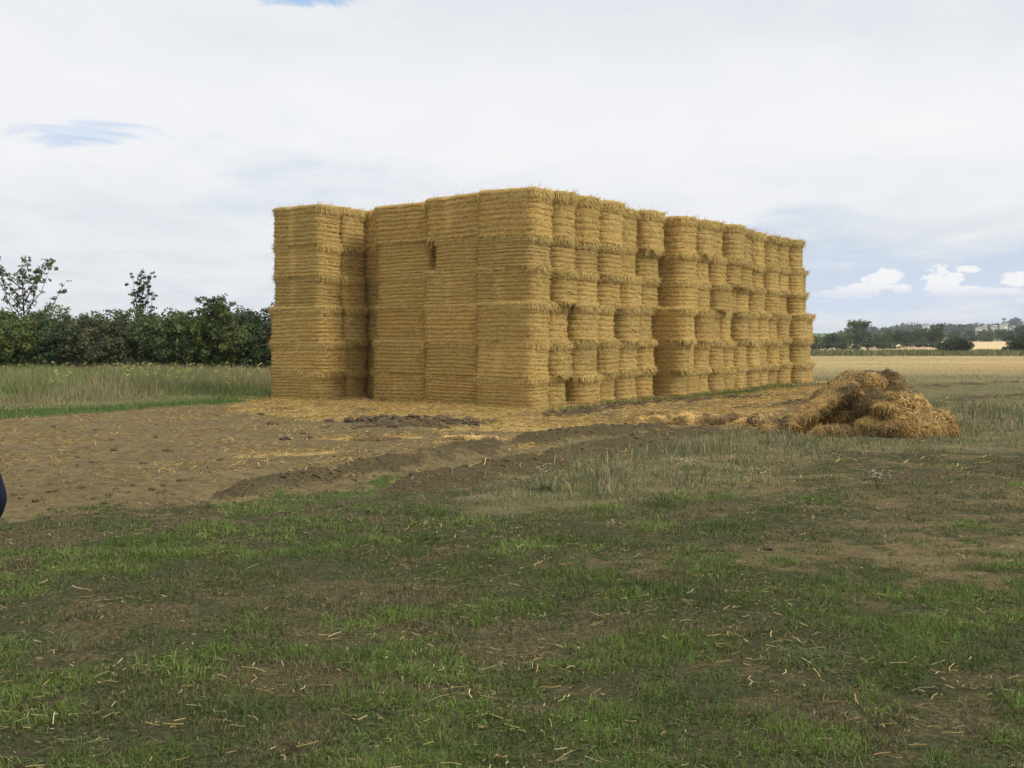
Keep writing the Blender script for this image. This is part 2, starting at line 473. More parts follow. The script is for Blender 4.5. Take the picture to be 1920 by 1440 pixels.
farc = nb.mix(nb.m('MULTIPLY', nb.ss(nf, .4, .7), .25), farc, (.15, .12, .06))
dryc = nb.mix(fary, dryc, farc)
c = nb.mix(dry, turf, dryc)
greenc = nb.mix(nb.ss(nf, .35, .65), (.036, .055, .016), (.085, .115, .038))
c = nb.mix(nb.ss(nb.m('ADD', soil, nb.m('MULTIPLY', nb.m('SUBTRACT', nm, .5), 1.7)), .25, .75), c, soilc)
c = nb.mix(nb.ss(nb.m('ADD', green, nb.m('MULTIPLY', nb.m('SUBTRACT', nm, .5), 1.8)), .35, .75), c, greenc)
c = nb.mix(nb.ss(nb.m('ADD', dark, nb.m('MULTIPLY', nb.m('SUBTRACT', nm, .5), 1.5)), .25, .75), c, darkc)
strawc = nb.mix(nb.ss(nfl, .36, .66), (.19, .135, .055), (.55, .41, .17))
c = nb.mix(nb.ss(nb.m('ADD', straw, nb.m('ADD', nb.m('MULTIPLY', nb.m('SUBTRACT', nf, .5), 1.3), nb.m('MULTIPLY', nb.m('SUBTRACT', nm, .5), 1.4))), .38, .85), c, strawc)
# the land beyond the lip: green margin, pale cut field, then pasture
yy = sp.outputs[1]
marg = nb.m('MULTIPLY', nb.ss(yy, 98, 101), 1.0)
mcol = nb.mix(nb.ss(nb.noise(P, .35, 5, .6), .4, .62), (.10, .125, .050), (.24, .20, .11))
c = nb.mix(marg, c, mcol)
pale = nb.ss(nb.m('ADD', yy, nb.m('MULTIPLY', nxl, 12)), 172, 180)
pcol = nb.mix(nb.ss(nb.noise(nb.mapping(P, (.3, 1, 1)), .05, 4, .6), .4, .62), (.55, .40, .24), (.46, .37, .19))
c = nb.mix(pale, c, pcol)
c = nb.mix(nb.ss(yy, 440, 460), c, (.10, .13, .06))
nb.l(c, p.inputs['Base Color'])
bp = nb.n('ShaderNodeBump'); bp.inputs['Strength'].default_value = .9; bp.inputs['Distance'].default_value = .035
nb.l(nb.m('ADD', nf, nb.m('MULTIPLY', nm, .6)), bp.inputs['Height']); nb.l(bp.outputs[0], p.inputs['Normal'])

gd = quads('ground', np.stack([xf, yf, zf], 1), F, M_GROUND, smooth=True)
mk = masks(xf, yf)
for nm_, ks in (('mask_a', ('soil', 'dark', 'straw')), ('mask_b', ('green', 'dry', 'dead'))):
    at = gd.data.attributes.new(nm_, 'FLOAT_COLOR', 'POINT')
    c4 = np.ones((len(xf), 4), np.float32)
    for i, k_ in enumerate(ks): c4[:, i] = mk[k_]
    at.data.foreach_set('color', c4.ravel())
gd['kind'] = 'structure'

# ------------------------------------------------------------------ blades
def in_stack(x, y):
    dx, dy = x - C0[0], y - C0[1]
    t = dx * U[0] + dy * U[1]; s = dx * S_[0] + dy * S_[1]
    return (t > -.1) & (t < 18.3) & (s > -.15) & (s < 8.4)


def blades(name, x, y, h, wd, colr, lean=.35, z=None, mat=None, droop=.5, face=None):
    n = len(x)
    if z is None: z = height(x, y) - .01
    a = RS.rand(n) * 2 * np.pi
    f = RS.rand(n) * np.pi
    wx, wy = np.cos(f) * wd / 2, np.sin(f) * wd / 2
    ln = np.abs(RS.randn(n)) * lean
    lx, ly = np.cos(a) * ln, np.sin(a) * ln
    V = np.zeros((n, 6, 3))
    B0 = np.stack([x, y, z], 1)
    Md = B0 + np.stack([lx * h * .35, ly * h * .35, h * .55 / np.sqrt(1 + ln ** 2 * .4)], 1)
    Tp = B0 + np.stack([lx * h, ly * h, h * np.clip(1 - droop * ln ** 1.3, .15, 1)], 1)
    off = np.stack([wx, wy, np.zeros(n)], 1)
    V[:, 0] = B0 - off; V[:, 1] = B0 + off; V[:, 2] = Md + off * .85; V[:, 3] = Md - off * .85
    V[:, 4] = Tp + off * .12; V[:, 5] = Tp - off * .12
    i = np.arange(n)[:, None] * 6
    F = np.concatenate([i + np.array([0, 1, 2, 3]), i + np.array([3, 2, 4, 5])], 0)
    return quads(name, V.reshape(-1, 3), F, mat or M_GRASS, colr=np.repeat(colr, 6, 0))


def strands(P0, L, yaw, pitch, rad, curve=None):
    """three-sided straw stems lying along (yaw, pitch) with one bend"""
    n = len(L)
    d = np.stack([np.cos(yaw) * np.cos(pitch), np.sin(yaw) * np.cos(pitch), np.sin(pitch)], 1)
    sd_ = np.stack([-np.sin(yaw), np.cos(yaw), np.zeros(n)], 1)
    up = np.cross(d, sd_)
    bend = (RS.randn(n) * .11 * L)[:, None] * sd_
    V = np.zeros((n, 9, 3))
    for k, (c_, e) in enumerate(((-.5, 0), (0, 1), (.5, 0))):
        cen = P0 + d * (L * c_)[:, None] + bend * e
        for j in range(3):
            a = j * 2.0944 + .5
            V[:, k * 3 + j] = cen + (sd_ * math.cos(a) + up * math.sin(a)) * rad[:, None]
    i = np.arange(n)[:, None] * 9
    F = []
    for k in (0, 3):
        for j in range(3):
            F.append(i + np.array([k + j, k + (j + 1) % 3, k + 3 + (j + 1) % 3, k + 3 + j]))
    return V.reshape(-1, 3), np.concatenate(F, 0)


def pick(n, pal, var=.2):
    pal = np.array(pal); k = RS.randint(0, len(pal), n)
    return pal[k] * (1 + (RS.rand(n, 1) - .5) * 2 * var)


def fan(n, y0, y1, pw=1.0, margin=1.28):
    """random ground points inside a wedge that widens away from the viewer's standpoint"""
    y = y0 + (y1 - y0) * RS.rand(n) ** pw
    x = (RS.rand(n) * 2 - 1) * (.50 * y * margin + .4)
    return x, y

GREENS = [(.066, .104, .020), (.092, .140, .028), (.050, .080, .018), (.110, .140, .038), (.070, .10, .034)]
DRYG = [(.17, .145, .085), (.24, .20, .12), (.13, .11, .065), (.15, .135, .075)]
BROWN = [(.085, .064, .034), (.06, .048, .026), (.12, .095, .05)]

def turf_patch(name, n, y0, y1, hh, wd, pw, label, dens_dry=.12):
    x, y = fan(n, y0, y1, pw)
    m_ = masks(x, y)
    cl = fbm(x * 3.0, y * 3.6, 0, 77, 4, .7)
    big = fbm(x * .7, y * .9, 0, 91, 3)
    turf_ = sstep(y, 17.5, 13)
    dens = (.30 + .95 * sstep(cl, .40, .62)) * (1 - .55 * m_['dead']) * (1 - .96 * sstep(m_['soil'] + (fbm(x * 5, y * 5, 0, 221, 3) - .5) * 1.1, .2, .8)) * np.maximum(turf_, .35 * m_['dry'])
    dens = np.maximum(dens, m_['green'] * .95)
    dens *= (1 - .97 * m_['dark']) * (1 - .95 * m_['straw'])
    keep = (RS.rand(n) < dens) & ~in_stack(x, y)
    x, y, cl, big = x[keep], y[keep], cl[keep], big[keep]
    m_ = {k_: v[keep] for k_, v in m_.items()}
    k = len(x)
    lush = np.maximum(sstep(cl, .5, .68) * sstep(big, .45, .62), .8 * m_['lush']) * (1 - .65 * sstep(y, 8.8, 10.5))
    h = hh * (.35 + .75 * RS.rand(k)) * (.6 + .4 * sstep(cl, .38, .65) + .6 * lush)
    wdt = wd * (.6 + .8 * RS.rand(k)) * (.75 + y / (y0 + y1))
    colr = pick(k, GREENS, .25)
    colr = colr * (.95 + .85 * lush[:, None]) * np.array([1, 1.06, .9]) 
    gr = m_['green'][:, None]
    colr = colr * (1 + .55 * gr)
    r = RS.rand(k)
    dr = r < (dens_dry + .22 * (1 - lush) + .25 * m_['dead'] + .30 * m_['dry'] * (1 - m_['green']))
    dr |= (RS.rand(k) < .30 * sstep(y, 9, 11) * sstep(x, 0, 2.5))
    colr[dr] = pick(dr.sum(), DRYG, .25)
    br = (~dr) & (RS.rand(k) < .20 + .5 * m_['dead'])
    colr[br] = pick(br.sum(), BROWN, .25)
    o = blades(name, x, y, h, wdt, colr, lean=1.15, droop=.5)
    tag(o, label, 'grass', kind='stuff')
    return k

turf_patch('short_grass', 680000, 3.3, 8.0, .048, .0036, 1.15, 'short trampled green turf mixed with brown dead patches in the foreground')
turf_patch('worn_grass', 420000, 7.8, 19.0, .055, .0075, 1.0, 'thin worn grass and green tufts between bare soil in the middle ground')

# longer coarse tufts in the foreground
nt_ = 300
tx, ty = fan(nt_, 3.6, 11.5, 1.0)
mt = masks(tx, ty); ok = (mt['soil'] < .3) & (mt['dead'] < .5)
tx, ty = tx[ok], ty[ok]
ex = np.array([G(q, r)[0] for q, r in [(370, 1235), (330, 1250), (420, 1225), (700, 1240), (470, 1340), (900, 1350), (980, 1370), (1500, 1390), (640, 1230)]])
ey = np.array([G(q, r)[1] for q, r in [(370, 1235), (330, 1250), (420, 1225), (700, 1240), (470, 1340), (900, 1350), (980, 1370), (1500, 1390), (640, 1230)]])
tx = np.concatenate([tx, ex]); ty = np.concatenate([ty, ey])
per = 130
bx_ = np.repeat(tx, per) + RS.randn(len(tx) * per) * .11; by_ = np.repeat(ty, per) + RS.randn(len(tx) * per) * .09
tc_ = np.repeat(pick(len(tx), GREENS, .45) * 1.2, per, 0) * (1 + (RS.rand(len(bx_), 1) - .5) * .5)
o = blades('grass_tufts', bx_, by_, .035 + .075 * RS.rand(len(bx_)), .0032 * (1 + by_ / 8), tc_, lean=1.3, droop=.5)
tag(o, 'coarse longer grass tufts leaning over in the foreground turf', 'grass', kind='stuff')

# dry stubble stems and weeds beyond the soil ridges
x, y = fan(170000, 10.5, 30, .9)
m_ = masks(x, y)
ridgey = fbm(x * 1.2, y * 1.2, 0, 101, 4)
stz = poly(x, y, STUBP, .8)
keep = (RS.rand(len(x)) < np.maximum(stz, m_['dry'] * .45) * (.2 + .8 * sstep(ridgey, .38, .6)) * (1 - m_['soil'] * .9) * (1 - m_['dark'] * .9) * (1 - .9 * m_['straw'])) & ~in_stack(x, y) & (x > -4)
x, y = x[keep], y[keep]; stz = stz[keep]; k = len(x)
colr = pick(k, [(.25, .21, .125), (.34, .29, .18), (.17, .15, .085), (.085, .12, .045), (.12, .15, .06), (.10, .13, .055), (.20, .18, .10)], .2)
hm_ = (.45 + .75 * sstep(fbm(x * 1.6, y * 1.6, 0, 103, 3), .4, .62)) * (1 - .55 * sstep(x, 4.0, 5.5) * sstep(y, 20, 17))
o = blades('stubble', x, y, (.05 + .16 * RS.rand(k) ** 1.5) * (.6 + .6 * stz) * hm_, .0095 * (.5 + y / 20), colr, lean=.5, droop=.3)
tag(o, 'pale dry stubble stems and weeds standing beyond the dark soil ridges', 'stubble', kind='stuff')

# far part of the field: short stubble rows
x = 4 + RS.rand(60000) * 62; y = 24 + RS.rand(60000) ** .8 * 72
keep = (~in_stack(x, y)) & (x > y * .24 + 1.2) & (x < y * .54) & (RS.rand(len(x)) < .25 + .75 * sstep(fbm(x * .25, y * .9, 0, 8, 4), .42, .6)); x, y = x[keep], y[keep]; k = len(x)
t_ = sstep(y, 38, 60)[:, None]
colr = pick(k, [(.20, .18, .10), (.26, .22, .13), (.12, .14, .06)], .2) * (1 - t_) + pick(k, [(.42, .32, .15), (.34, .27, .14), (.30, .22, .11)], .2) * t_
o = blades('field_stubble', x, y, (.04 + .08 * RS.rand(k)) * (1 - .6 * t_[:, 0]), .016 * (y / 26), colr, lean=.4, droop=.3)
tag(o, 'short tan stubble covering the open field right of the bales', 'stubble', kind='stuff')

# ------------------------------------------------------------------ tall meadow grass left of the stack
n = 300000
y = 24 + 26 * RS.rand(n); x = -39 + 39 * RS.rand(n)
edge_y = np.interp(x, [-20, -11.5, -7, -2], [24.0, 25.2, 30.5, 40])
wob = (fbm(x * .6, y * .6, 0, 17, 3) - .5) * 2.2
dd = y - edge_y + wob
keep = (dd > -.8) & ~in_stack(x, y) & (x < -4) & (x > -y * .80) & (RS.rand(n) < .35 + .65 * fbm(x * 1.1, y * 1.1, 0, 19, 3)); x, y, dd = x[keep], y[keep], dd[keep]; k = len(x)
big = fbm(x * .35, y * .5, 0, 23, 3); beige = sstep(big + .10 * (dd < 8), .42, .6)[:, None]
cg = pick(k, [(.12, .175, .05), (.15, .20, .06), (.09, .14, .038), (.18, .22, .08)], .25)
cb = pick(k, [(.26, .215, .125), (.21, .165, .10), (.18, .17, .085), (.30, .25, .15)], .25)
mixr = (RS.rand(k, 1) < .24 + .50 * beige)
colr = np.where(mixr, cb, cg)
h = (.10 + .55 * sstep(dd, -.5, 7)) * (.35 + .75 * RS.rand(k)) * (.6 + .7 * fbm(x * .9, y * .9, 0, 61, 3))
o = blades('meadow_grass', x, y, h, .019 + 0 * x, colr * (.8 + .5 * fbm(x * 1.5, y * 1.5, 0, 63, 3))[:, None], lean=.38, droop=.3)
tag(o, 'tall rough meadow grass, green and beige, between hedge and stack', 'grass', kind='stuff')
# yellow flower heads of the ragwort in it
k = 480
y = 29 + 18 * RS.rand(k); x = -y * (.24 + .30 * RS.rand(k))
cl = fbm(x * .5, y * .5, 0, 29, 3); keep = (RS.rand(k) < sstep(cl, .4, .6)) & ~in_stack(x, y)
x, y = x[keep], y[keep]; k = len(x)
zc_ = .38 + .36 * RS.rand(k)
V = []; F_ = []
ang = RS.rand(k) * 6.28; s_ = .010 + .014 * RS.rand(k)
for q in range(3):
    a = ang + q * 2.09
    cx, cy, cz = x + np.cos(a) * .035, y + np.sin(a) * .035, zc_ + RS.randn(k) * .02
    base_i = len(V) * k * 4 if False else q * k * 4
    quad = np.stack([np.stack([cx - s_, cy, cz - s_ * .6], 1), np.stack([cx + s_, cy, cz - s_ * .6], 1),
                     np.stack([cx + s_, cy + s_, cz + s_ * .6], 1), np.stack([cx - s_, cy + s_, cz + s_ * .6], 1)], 1)
    V.append(quad.reshape(-1, 3)); F_.append(np.arange(k * 4).reshape(k, 4) + base_i)
V = np.concatenate(V); F_ = np.concatenate(F_)
o = quads('ragwort_flowers', V, F_, M_LEAF, colr=np.tile(np.array([.34, .34, .07]), (len(V), 1)))
tag(o, 'tiny yellow flower heads dotted through the tall meadow grass', 'flowers', kind='stuff')

# grass of the green strip in front of it is in worn_grass; add density here
x = np.concatenate([-22 + 24 * RS.rand(60000), RS.rand(50000) * 14]); y = np.concatenate([19 + 13 * RS.rand(60000), 22 + 18 * RS.rand(50000)])
g2_ = poly(x, y, GSTRIP2, .3) * sstep(fbm(x, y, 0, 241, 3), .36, .55) * .8
g_ = poly(x + (fbm(x, y, 0, 71, 3) - .5), y + (fbm(x, y, 4, 72, 3) - .5) * 1.2, GSTRIP, .5)
keep = (RS.rand(len(x)) < np.maximum(g_, g2_)) & ~in_stack(x, y); x, y = x[keep], y[keep]; k = len(x)
o = blades('green_verge', x, y, .06 + .10 * RS.rand(k), .014 + 0 * x, pick(k, [(.09, .15, .035), (.12, .18, .05), (.065, .11, .03)], .25), lean=.5)
tag(o, 'bright green short verge between brown soil and meadow grass', 'grass', kind='stuff')

# ------------------------------------------------------------------ loose straw on the ground
SP = [(.62, .50, .22), (.72, .60, .32), (.52, .38, .14), (.45, .34, .16), (.66, .52, .20), (.38, .30, .17)]
n = 15000
x, y = fan(n, 3.4, 14.5, .85)
cl = fbm(x * 1.4, y * 1.4, 0, 111, 4)
keep = RS.rand(n) < .08 + .65 * sstep(cl, .48, .68) + .25 * sstep(y, 7.5, 4.5) * (x < 0); x, y = x[keep], y[keep]; k = len(x)
Lh = (.012 + .085 * RS.rand(k) ** 2.4) * (1 + .6 * (RS.rand(k) > .95))
yaw = RS.randn(k) * .9 + (RS.rand(k) > .75) * 1.2
V, F_ = strands(np.stack([x, y, height(x, y) + .012 + .030 * RS.rand(k)], 1), Lh, yaw, RS.randn(k) * .16, .0010 + .0014 * RS.rand(k) + y * .00010)
o = quads('straw_bits', V, F_, M_STRAW, colr=np.repeat(pick(k, SP, .25) * .68, 9, 0))
tag(o, 'scattered pale broken straw lying on the foreground turf', 'straw', kind='stuff')

n = 120000
x, y = fan(n, 11.5, 36, .8)
m_ = masks(x, y)
keep = (RS.rand(n) < np.clip(.02 + .30 * m_['soil'] * sstep(fbm(x * .9, y * .9, 0, 131, 4), .42, .62) + 1.0 * m_['straw'], 0, 1)) & ~in_stack(x, y); x, y = x[keep], y[keep]; st_ = m_['straw'][keep]; k = len(x)
V, F_ = strands(np.stack([x, y, height(x, y) + .01 + (.01 + .05 * st_) * RS.rand(k)], 1), .05 + .14 * RS.rand(k), RS.rand(k) * 6.28, RS.randn(k) * .2, .0025 + .0030 * RS.rand(k))
o = quads('straw_litter', V, F_, M_STRAW, colr=np.repeat(pick(k, [(.52, .37, .12), (.60, .44, .17), (.42, .28, .09), (.34, .24, .11)], .25), 9, 0))
tag(o, 'golden loose straw trodden into the soil round the foot of the stack', 'straw', kind='stuff')

# clods
M_CLOD, nb, p = principled('clod_soil', .95, .05)
geo = nb.n('ShaderNodeNewGeometry')
nb.l(nb.mix(nb.noise(geo.outputs['Position'], 30, 5, .7), (.042, .032, .020), (.155, .12, .075)), p.inputs['Base Color'])
ico = bmesh.new(); bmesh.ops.create_icosphere(ico, subdivisions=3, radius=1)
IV = np.array([v.co[:] for v in ico.verts]); IF = np.array([[v.index for v in f.verts] for f in ico.faces]); ico.free()
def lumps(cx, cy, r, seed=0, flat=.6, rough=.5):
    V = []; F_ = []
    for i in range(len(cx)):
        a = RS.rand() * 6.28; c_, s__ = math.cos(a), math.sin(a)
        d = 1 + (fbm(IV[:, 0] * 2.6 + i * 3.1, IV[:, 1] * 2.6, IV[:, 2] * 2.6, 5, 3, .8) - .5) * 3.2 * rough
        v = IV * d[:, None] * np.array([1.25, .85, flat]) * r[i]
        v = np.stack([v[:, 0] * c_ - v[:, 1] * s__, v[:, 0] * s__ + v[:, 1] * c_, v[:, 2]], 1)
        zz = float(height(np.array([cx[i]]), np.array([cy[i]]))[0])
        V.append(v + np.array([cx[i], cy[i], zz + r[i] * flat * .25])); F_.append(IF + i * len(IV))
    return np.concatenate(V), np.concatenate(F_)
cx, cy, cr = [], [], []
def along(pts, n, spread, r0, r1):
    for _ in range(n):
        i = random.randrange(len(pts) - 1); t = random.random()
        cx.append(pts[i][0] * (1 - t) + pts[i + 1][0] * t + random.gauss(0, spread)); cy.append(pts[i][1] * (1 - t) + pts[i + 1][1] * t + random.gauss(0, spread))
        cr.append((r0 + (r1 - r0) * random.random() ** 3) * .72)
along(RUTS[2][0], 260, .38, .03, .17)
along(RUTS[3][0], 30, .2, .02, .08)
along(RUTS[0][0], 260, .22, .03, .11)
along(RUTS[1][0], 60, .3, .03, .09)
for q in RIDGES: along(q[0], 150, .20, .010, .05)
along(W([(690, 800), (885, 800)]), 45, .22, .05, .15)
for _ in range(420):
    px, py = random.uniform(0, 950), random.uniform(775, 960)
    q = G(px, py)
    if float(masks(np.array([q[0]]), np.array([q[1]]))['soil'][0]) > .5 and float(fbm(q[0] * .8, q[1] * .8, 0, 211, 3)) > .5:
        cx.append(q[0]); cy.append(q[1]); cr.append(.008 + .040 * random.random() ** 4)
for px, py, r in [(180, 810, .05), (213, 846, .05), (536, 824, .08), (580, 822, .06), (1440, 1030, .04), (690, 960, .05), (510, 795, .09), (490, 778, .07), (100, 800, .05)]:
    q = G(px, py); cx.append(q[0]); cy.append(q[1]); cr.append(r)
V, F_ = lumps(cx, cy, cr)
o = quads('soil_clods', V, F_, M_CLOD)
tag(o, 'dark broken soil clods along the ruts and on the bare ground', 'clods', kind='stuff')

# ------------------------------------------------------------------ bales
BS = [(.52, .385, .13), (.62, .47, .175), (.48, .33, .090), (.38, .25, .07), (.44, .36, .17), (.58, .45, .18)]
def make_bale_mesh(seed, flare=1.0, sq=False):
    """unit bale: x width -.5...5, y length -.5...5, z 0..1, sized by the object's scale"""
    rs = np.random.RandomState(seed)
    Wd, Ln, Ht = 1.06, 1.9, .86
    npm, nz = 120, 52
    th = np.linspace(0, 2 * np.pi, npm, endpoint=False)
    ex = 3.3
    # points spread evenly round a rounded rectangle
    tt = np.linspace(0, 2 * np.pi, 4000, endpoint=False)
    px_ = np.sign(np.cos(tt)) * np.abs(np.cos(tt)) ** (2 / (7.0 if sq else 4.8)) * Wd * (.50 if sq else .487)
    py_ = np.sign(np.sin(tt)) * np.abs(np.sin(tt)) ** (2 / (11.0 if sq else 4.8)) * Ln / 2
    seg = np.hypot(np.diff(px_, append=px_[0]), np.diff(py_, append=py_[0])); cum = np.cumsum(seg) - seg
    q = np.linspace(0, seg.sum(), npm, endpoint=False)
    bx = np.interp(q, cum, px_); by = np.interp(q, cum, py_)
    # ends bulge between corners
    endness = sstep(np.abs(by), Ln / 2 * .80, Ln / 2 * .97)
    by = by + np.sign(by) * endness * (.025 if sq else .045) * (1 - (bx / (Wd / 2)) ** 2)
    bx = bx * (1 - (.0 if sq else .05) * endness)
    nxr = np.gradient(np.concatenate([by[-1:], by, by[:1]]))[1:-1]; nyr = -np.gradient(np.concatenate([bx[-1:], bx, bx[:1]]))[1:-1]
    nl_ = np.hypot(nxr, nyr); nxr /= nl_; nyr /= nl_
    zz = np.linspace(0, 1, nz)
    ph_ = 2 * np.pi * q / seg.sum(); Rq = seg.sum() / (2 * np.pi); qx, qy = np.cos(ph_) * Rq, np.sin(ph_) * Rq
    V = []
    strings = (np.array([.11, .22, .33, .45, .56, .67, .78, .89]) + rs.randn(8) * .008) if sq else (np.array([.13, .28, .43, .57, .72, .87]) + rs.randn(6) * .012)
    for k, z in enumerate(zz):
        ds = (z - strings[:, None])
        # string lines sag a little along the perimeter
        sag = (vnoise(qx * 1.3, qy * 1.3, 0, seed) - .5) * .035
        g = np.exp(-((ds + sag[None, :]) / .022) ** 2).sum(0)
        prof = -(.030 if sq else .030) * g * (.45 + .9 * vnoise(qx * 2.4, qy * 2.4, z * 6, seed + 2))
        fl_t = np.exp(-((1 - z) / .15) ** 2); fl_b = np.exp(-(z / .10) ** 2)
        side = (.18 if sq else .35) + .65 * endness * (.9 if sq else 1)
        ft = .5 + 1.1 * vnoise(qx * 1.4 + 9, qy * 1.4, 0, seed + 4); fb = .4 + 1.0 * vnoise(qx * 1.4 + 3, qy * 1.4, 0, seed + 5)
        prof = prof + flare * (.062 * fl_t * ft + .050 * fl_b * fb) * side
        prof = prof - .012 * math.sin(z * math.pi) * endness
        # rounded rim
        rim = .055 * max(0, (z - .92) / .08) ** 2 + .045 * max(0, (.05 - z) / .05) ** 2
        prof = prof - rim * 1.2
        nn = (fbm(bx * 5 + 10, by * 5, z * Ht * 6, seed + 6, 3) - .5) * .05 + (fbm(bx * 16, by * 16 + 4, z * Ht * 22, seed + 7, 2) - .5) * .030
        nn += (fbm(bx * 1.2, by * 1.2, z * 1.2, seed + 8, 2) - .5) * .07
        of = prof + nn
        V.append(np.stack([bx + nxr * of, by + nyr * of, np.full(npm, z * Ht) + (fbm(bx * 3, by * 3, z * 3, seed + 9, 2) - .5) * .03 * (0 < k < nz - 1)], 1))
    V = np.concatenate(V)
    F_ = []
    for k in range(nz - 1):
        a = np.arange(npm) + k * npm; c_ = np.roll(np.arange(npm), -1) + k * npm
        F_.append(np.stack([a, c_, c_ + npm, a + npm], 1))
    # top and bottom caps: shrinking rings
    for top in (1, 0):
        prev = np.arange(npm) + (nz - 1) * npm if top else np.arange(npm)
        ring0 = V[prev]
        for f in (.8, .5, .2, .02):
            ring = ring0 * np.array([f, f, 1]); ring[:, 2] += (1 if top else -1) * .02 * (1 - f) + (fbm(ring[:, 0] * 5, ring[:, 1] * 5, 0, seed + 3, 3) - .5) * .04
            idx = np.arange(npm) + len(V); V = np.concatenate([V, ring])
            A_, C_ = prev, np.roll(prev, -1); B_, D_ = idx, np.roll(idx, -1)
            F_.append(np.stack([A_, C_, D_, B_], 1) if top else np.stack([C_, A_, B_, D_], 1))
            prev = idx
    F_ = np.concatenate(F_)
    nbody = len(F_)
    Vb = V
    # loose stems over the surface and a shaggy fringe hanging at the rims
    body = V[:npm * nz].reshape(nz, npm, 3)
    nloose = 2600
    ki = rs.randint(1, nz - 1, nloose); pi_ = rs.randint(0, npm, nloose)
    P0 = body[ki, pi_] + np.stack([nxr[pi_], nyr[pi_], np.zeros(nloose)], 1) * .004
    tang = np.arctan2(-nxr[pi_], nyr[pi_])
    # stems lie in the face, mostly near level
    ang = rs.randn(nloose) * .65
    outw = rs.rand(nloose) * .30
    L = .05 + .10 * rs.rand(nloose)
    d = np.stack([-nyr[pi_] * np.cos(ang) + nxr[pi_] * outw, nxr[pi_] * np.cos(ang) + nyr[pi_] * outw, np.sin(ang)], 1)
    # fringe
    nfr = int(1700 * flare)
    rim_top = rs.rand(nfr) < .7
    kf = np.where(rim_top, nz - 2 - rs.randint(0, 7, nfr), rs.randint(0, 4, nfr)); pf_ = rs.randint(0, npm, nfr)
    wgt = endness[pf_] * .8 + .2; kf_ok = rs.rand(nfr) < wgt
    kf, pf_ = kf[kf_ok], pf_[kf_ok]; nfr = len(kf)
    P1 = body[kf, pf_]
    N1 = np.stack([nxr[pf_], nyr[pf_], np.zeros(nfr)], 1)
    T1 = np.stack([-nyr[pf_], nxr[pf_], np.zeros(nfr)], 1)
    hang = np.stack([N1[:, i] * (.25 + .5 * rs.rand(nfr)) + T1[:, i] * rs.randn(nfr) * .35 for i in range(3)], 1)
    hang[:, 2] = -(.5 + .8 * rs.rand(nfr)); up_ = rs.rand(nfr) < .22; hang[up_, 2] = .15 + .5 * rs.rand(up_.sum())
    L1 = .07 + .13 * rs.rand(nfr)
    Pa = np.concatenate([P0, P1]); Da = np.concatenate([d, hang]); La = np.concatenate([L, L1])
    Da /= np.linalg.norm(Da, axis=1)[:, None]
    Nn = np.concatenate([np.stack([nxr[pi_], nyr[pi_], np.zeros(nloose)], 1), N1])
    side_ = np.cross(Da, Nn); side_ /= np.linalg.norm(side_, axis=1)[:, None] + 1e-9
    wv = (.0028 + .0035 * rs.rand(len(La)))[:, None]
    st = Pa - Da * (La * .15)[:, None]; en = Pa + Da * (La * .85)[:, None]; md = (st + en) / 2 + Nn * .012
    Q = np.stack([st - side_ * wv, st + side_ * wv, md + side_ * wv, md - side_ * wv, en + side_ * wv * .6, en - side_ * wv * .6], 1)
    i = np.arange(len(La))[:, None] * 6 + len(Vb)
    Fs = np.concatenate([i + np.array([0, 1, 2, 3]), i + np.array([3, 2, 4, 5])], 0)
    pal = np.array(BS); ck = pal[rs.randint(0, len(pal), len(La))] * (1 + (rs.rand(len(La), 1) - .5) * .4)
    colr = np.concatenate([np.tile([.4, .28, .1], (len(Vb), 1)), np.repeat(ck, 6, 0)])
    V = np.concatenate([Vb, Q.reshape(-1, 3)]) * np.array([1 / Wd, 1 / Ln, 1 / Ht])
    F_all = np.concatenate([F_, Fs])
    sm = np.zeros(len(F_all), bool); sm[:nbody] = True
    mi = np.zeros(len(F_all), int); mi[nbody:] = 1
    return quads('straw_bale', V, F_all, None, colr=colr, smooth=sm, link=False, mats=[M_BALE, M_BALESTRAW], midx=mi)

BM = [make_bale_mesh(100 + i * 37, [1.0, .7, 1.3, 1.0, .5, 1.5, 1.1, .8, 1.2, 1.0][i]) for i in range(10)]
BMS = [make_bale_mesh(1500 + i * 41, [.7, 1.0, .5, .85][i % 4], True) for i in range(7)]
BMF = [make_bale_mesh(900 + i * 31, 1.45) for i in range(3)]
ZL = [0, .74, 1.57, 2.50, 3.30, 4.13, 5.18]
ORD = ['first', 'second', 'third', 'fourth', 'fifth', 'sixth', 'seventh', 'eighth', 'ninth', 'tenth', 'eleventh', 'twelfth', 'thirteenth',
       'fourteenth', 'fifteenth', 'sixteenth', 'seventeenth', 'eighteenth', 'nineteenth']
LAY = ['bottom', 'second', 'third', 'fourth', 'fifth', 'top']
def bale(t0, t1, s0, s1, layer, label, jit=.035, sqr=False, zof=(0, 0), mesh=None, z0=None, z1=None, tight=0):
    me = mesh or random.choice(BMS if sqr else BM)
    o = bpy.data.objects.new('straw_bale', me); COL.objects.link(o)
    za = ZL[layer] if z0 is None else z0; zb = ZL[layer + 1] if z1 is None else z1
    za += zof[0] if layer not in (0, 3) else 0; zb += zof[1] if layer not in (2,) else 0
    tcn_, scn = (t0 + t1) / 2 + random.gauss(0, jit * .5), (s0 + s1) / 2 + random.gauss(0, jit)
    q = FW(tcn_, scn)
    o.location = (q[0], q[1], za - .01)
    flip = random.choice([0, math.pi])
    o.rotation_euler = (random.gauss(0, .008), random.gauss(0, .011), TH + flip + random.gauss(0, .018))
    o.scale = ((t1 - t0) * random.uniform(.965, 1.01), (s1 - s0), (zb - za) + .025)
    tag(o, label, 'straw bale', 'rectangular straw bales built up into the big stack')
    return o

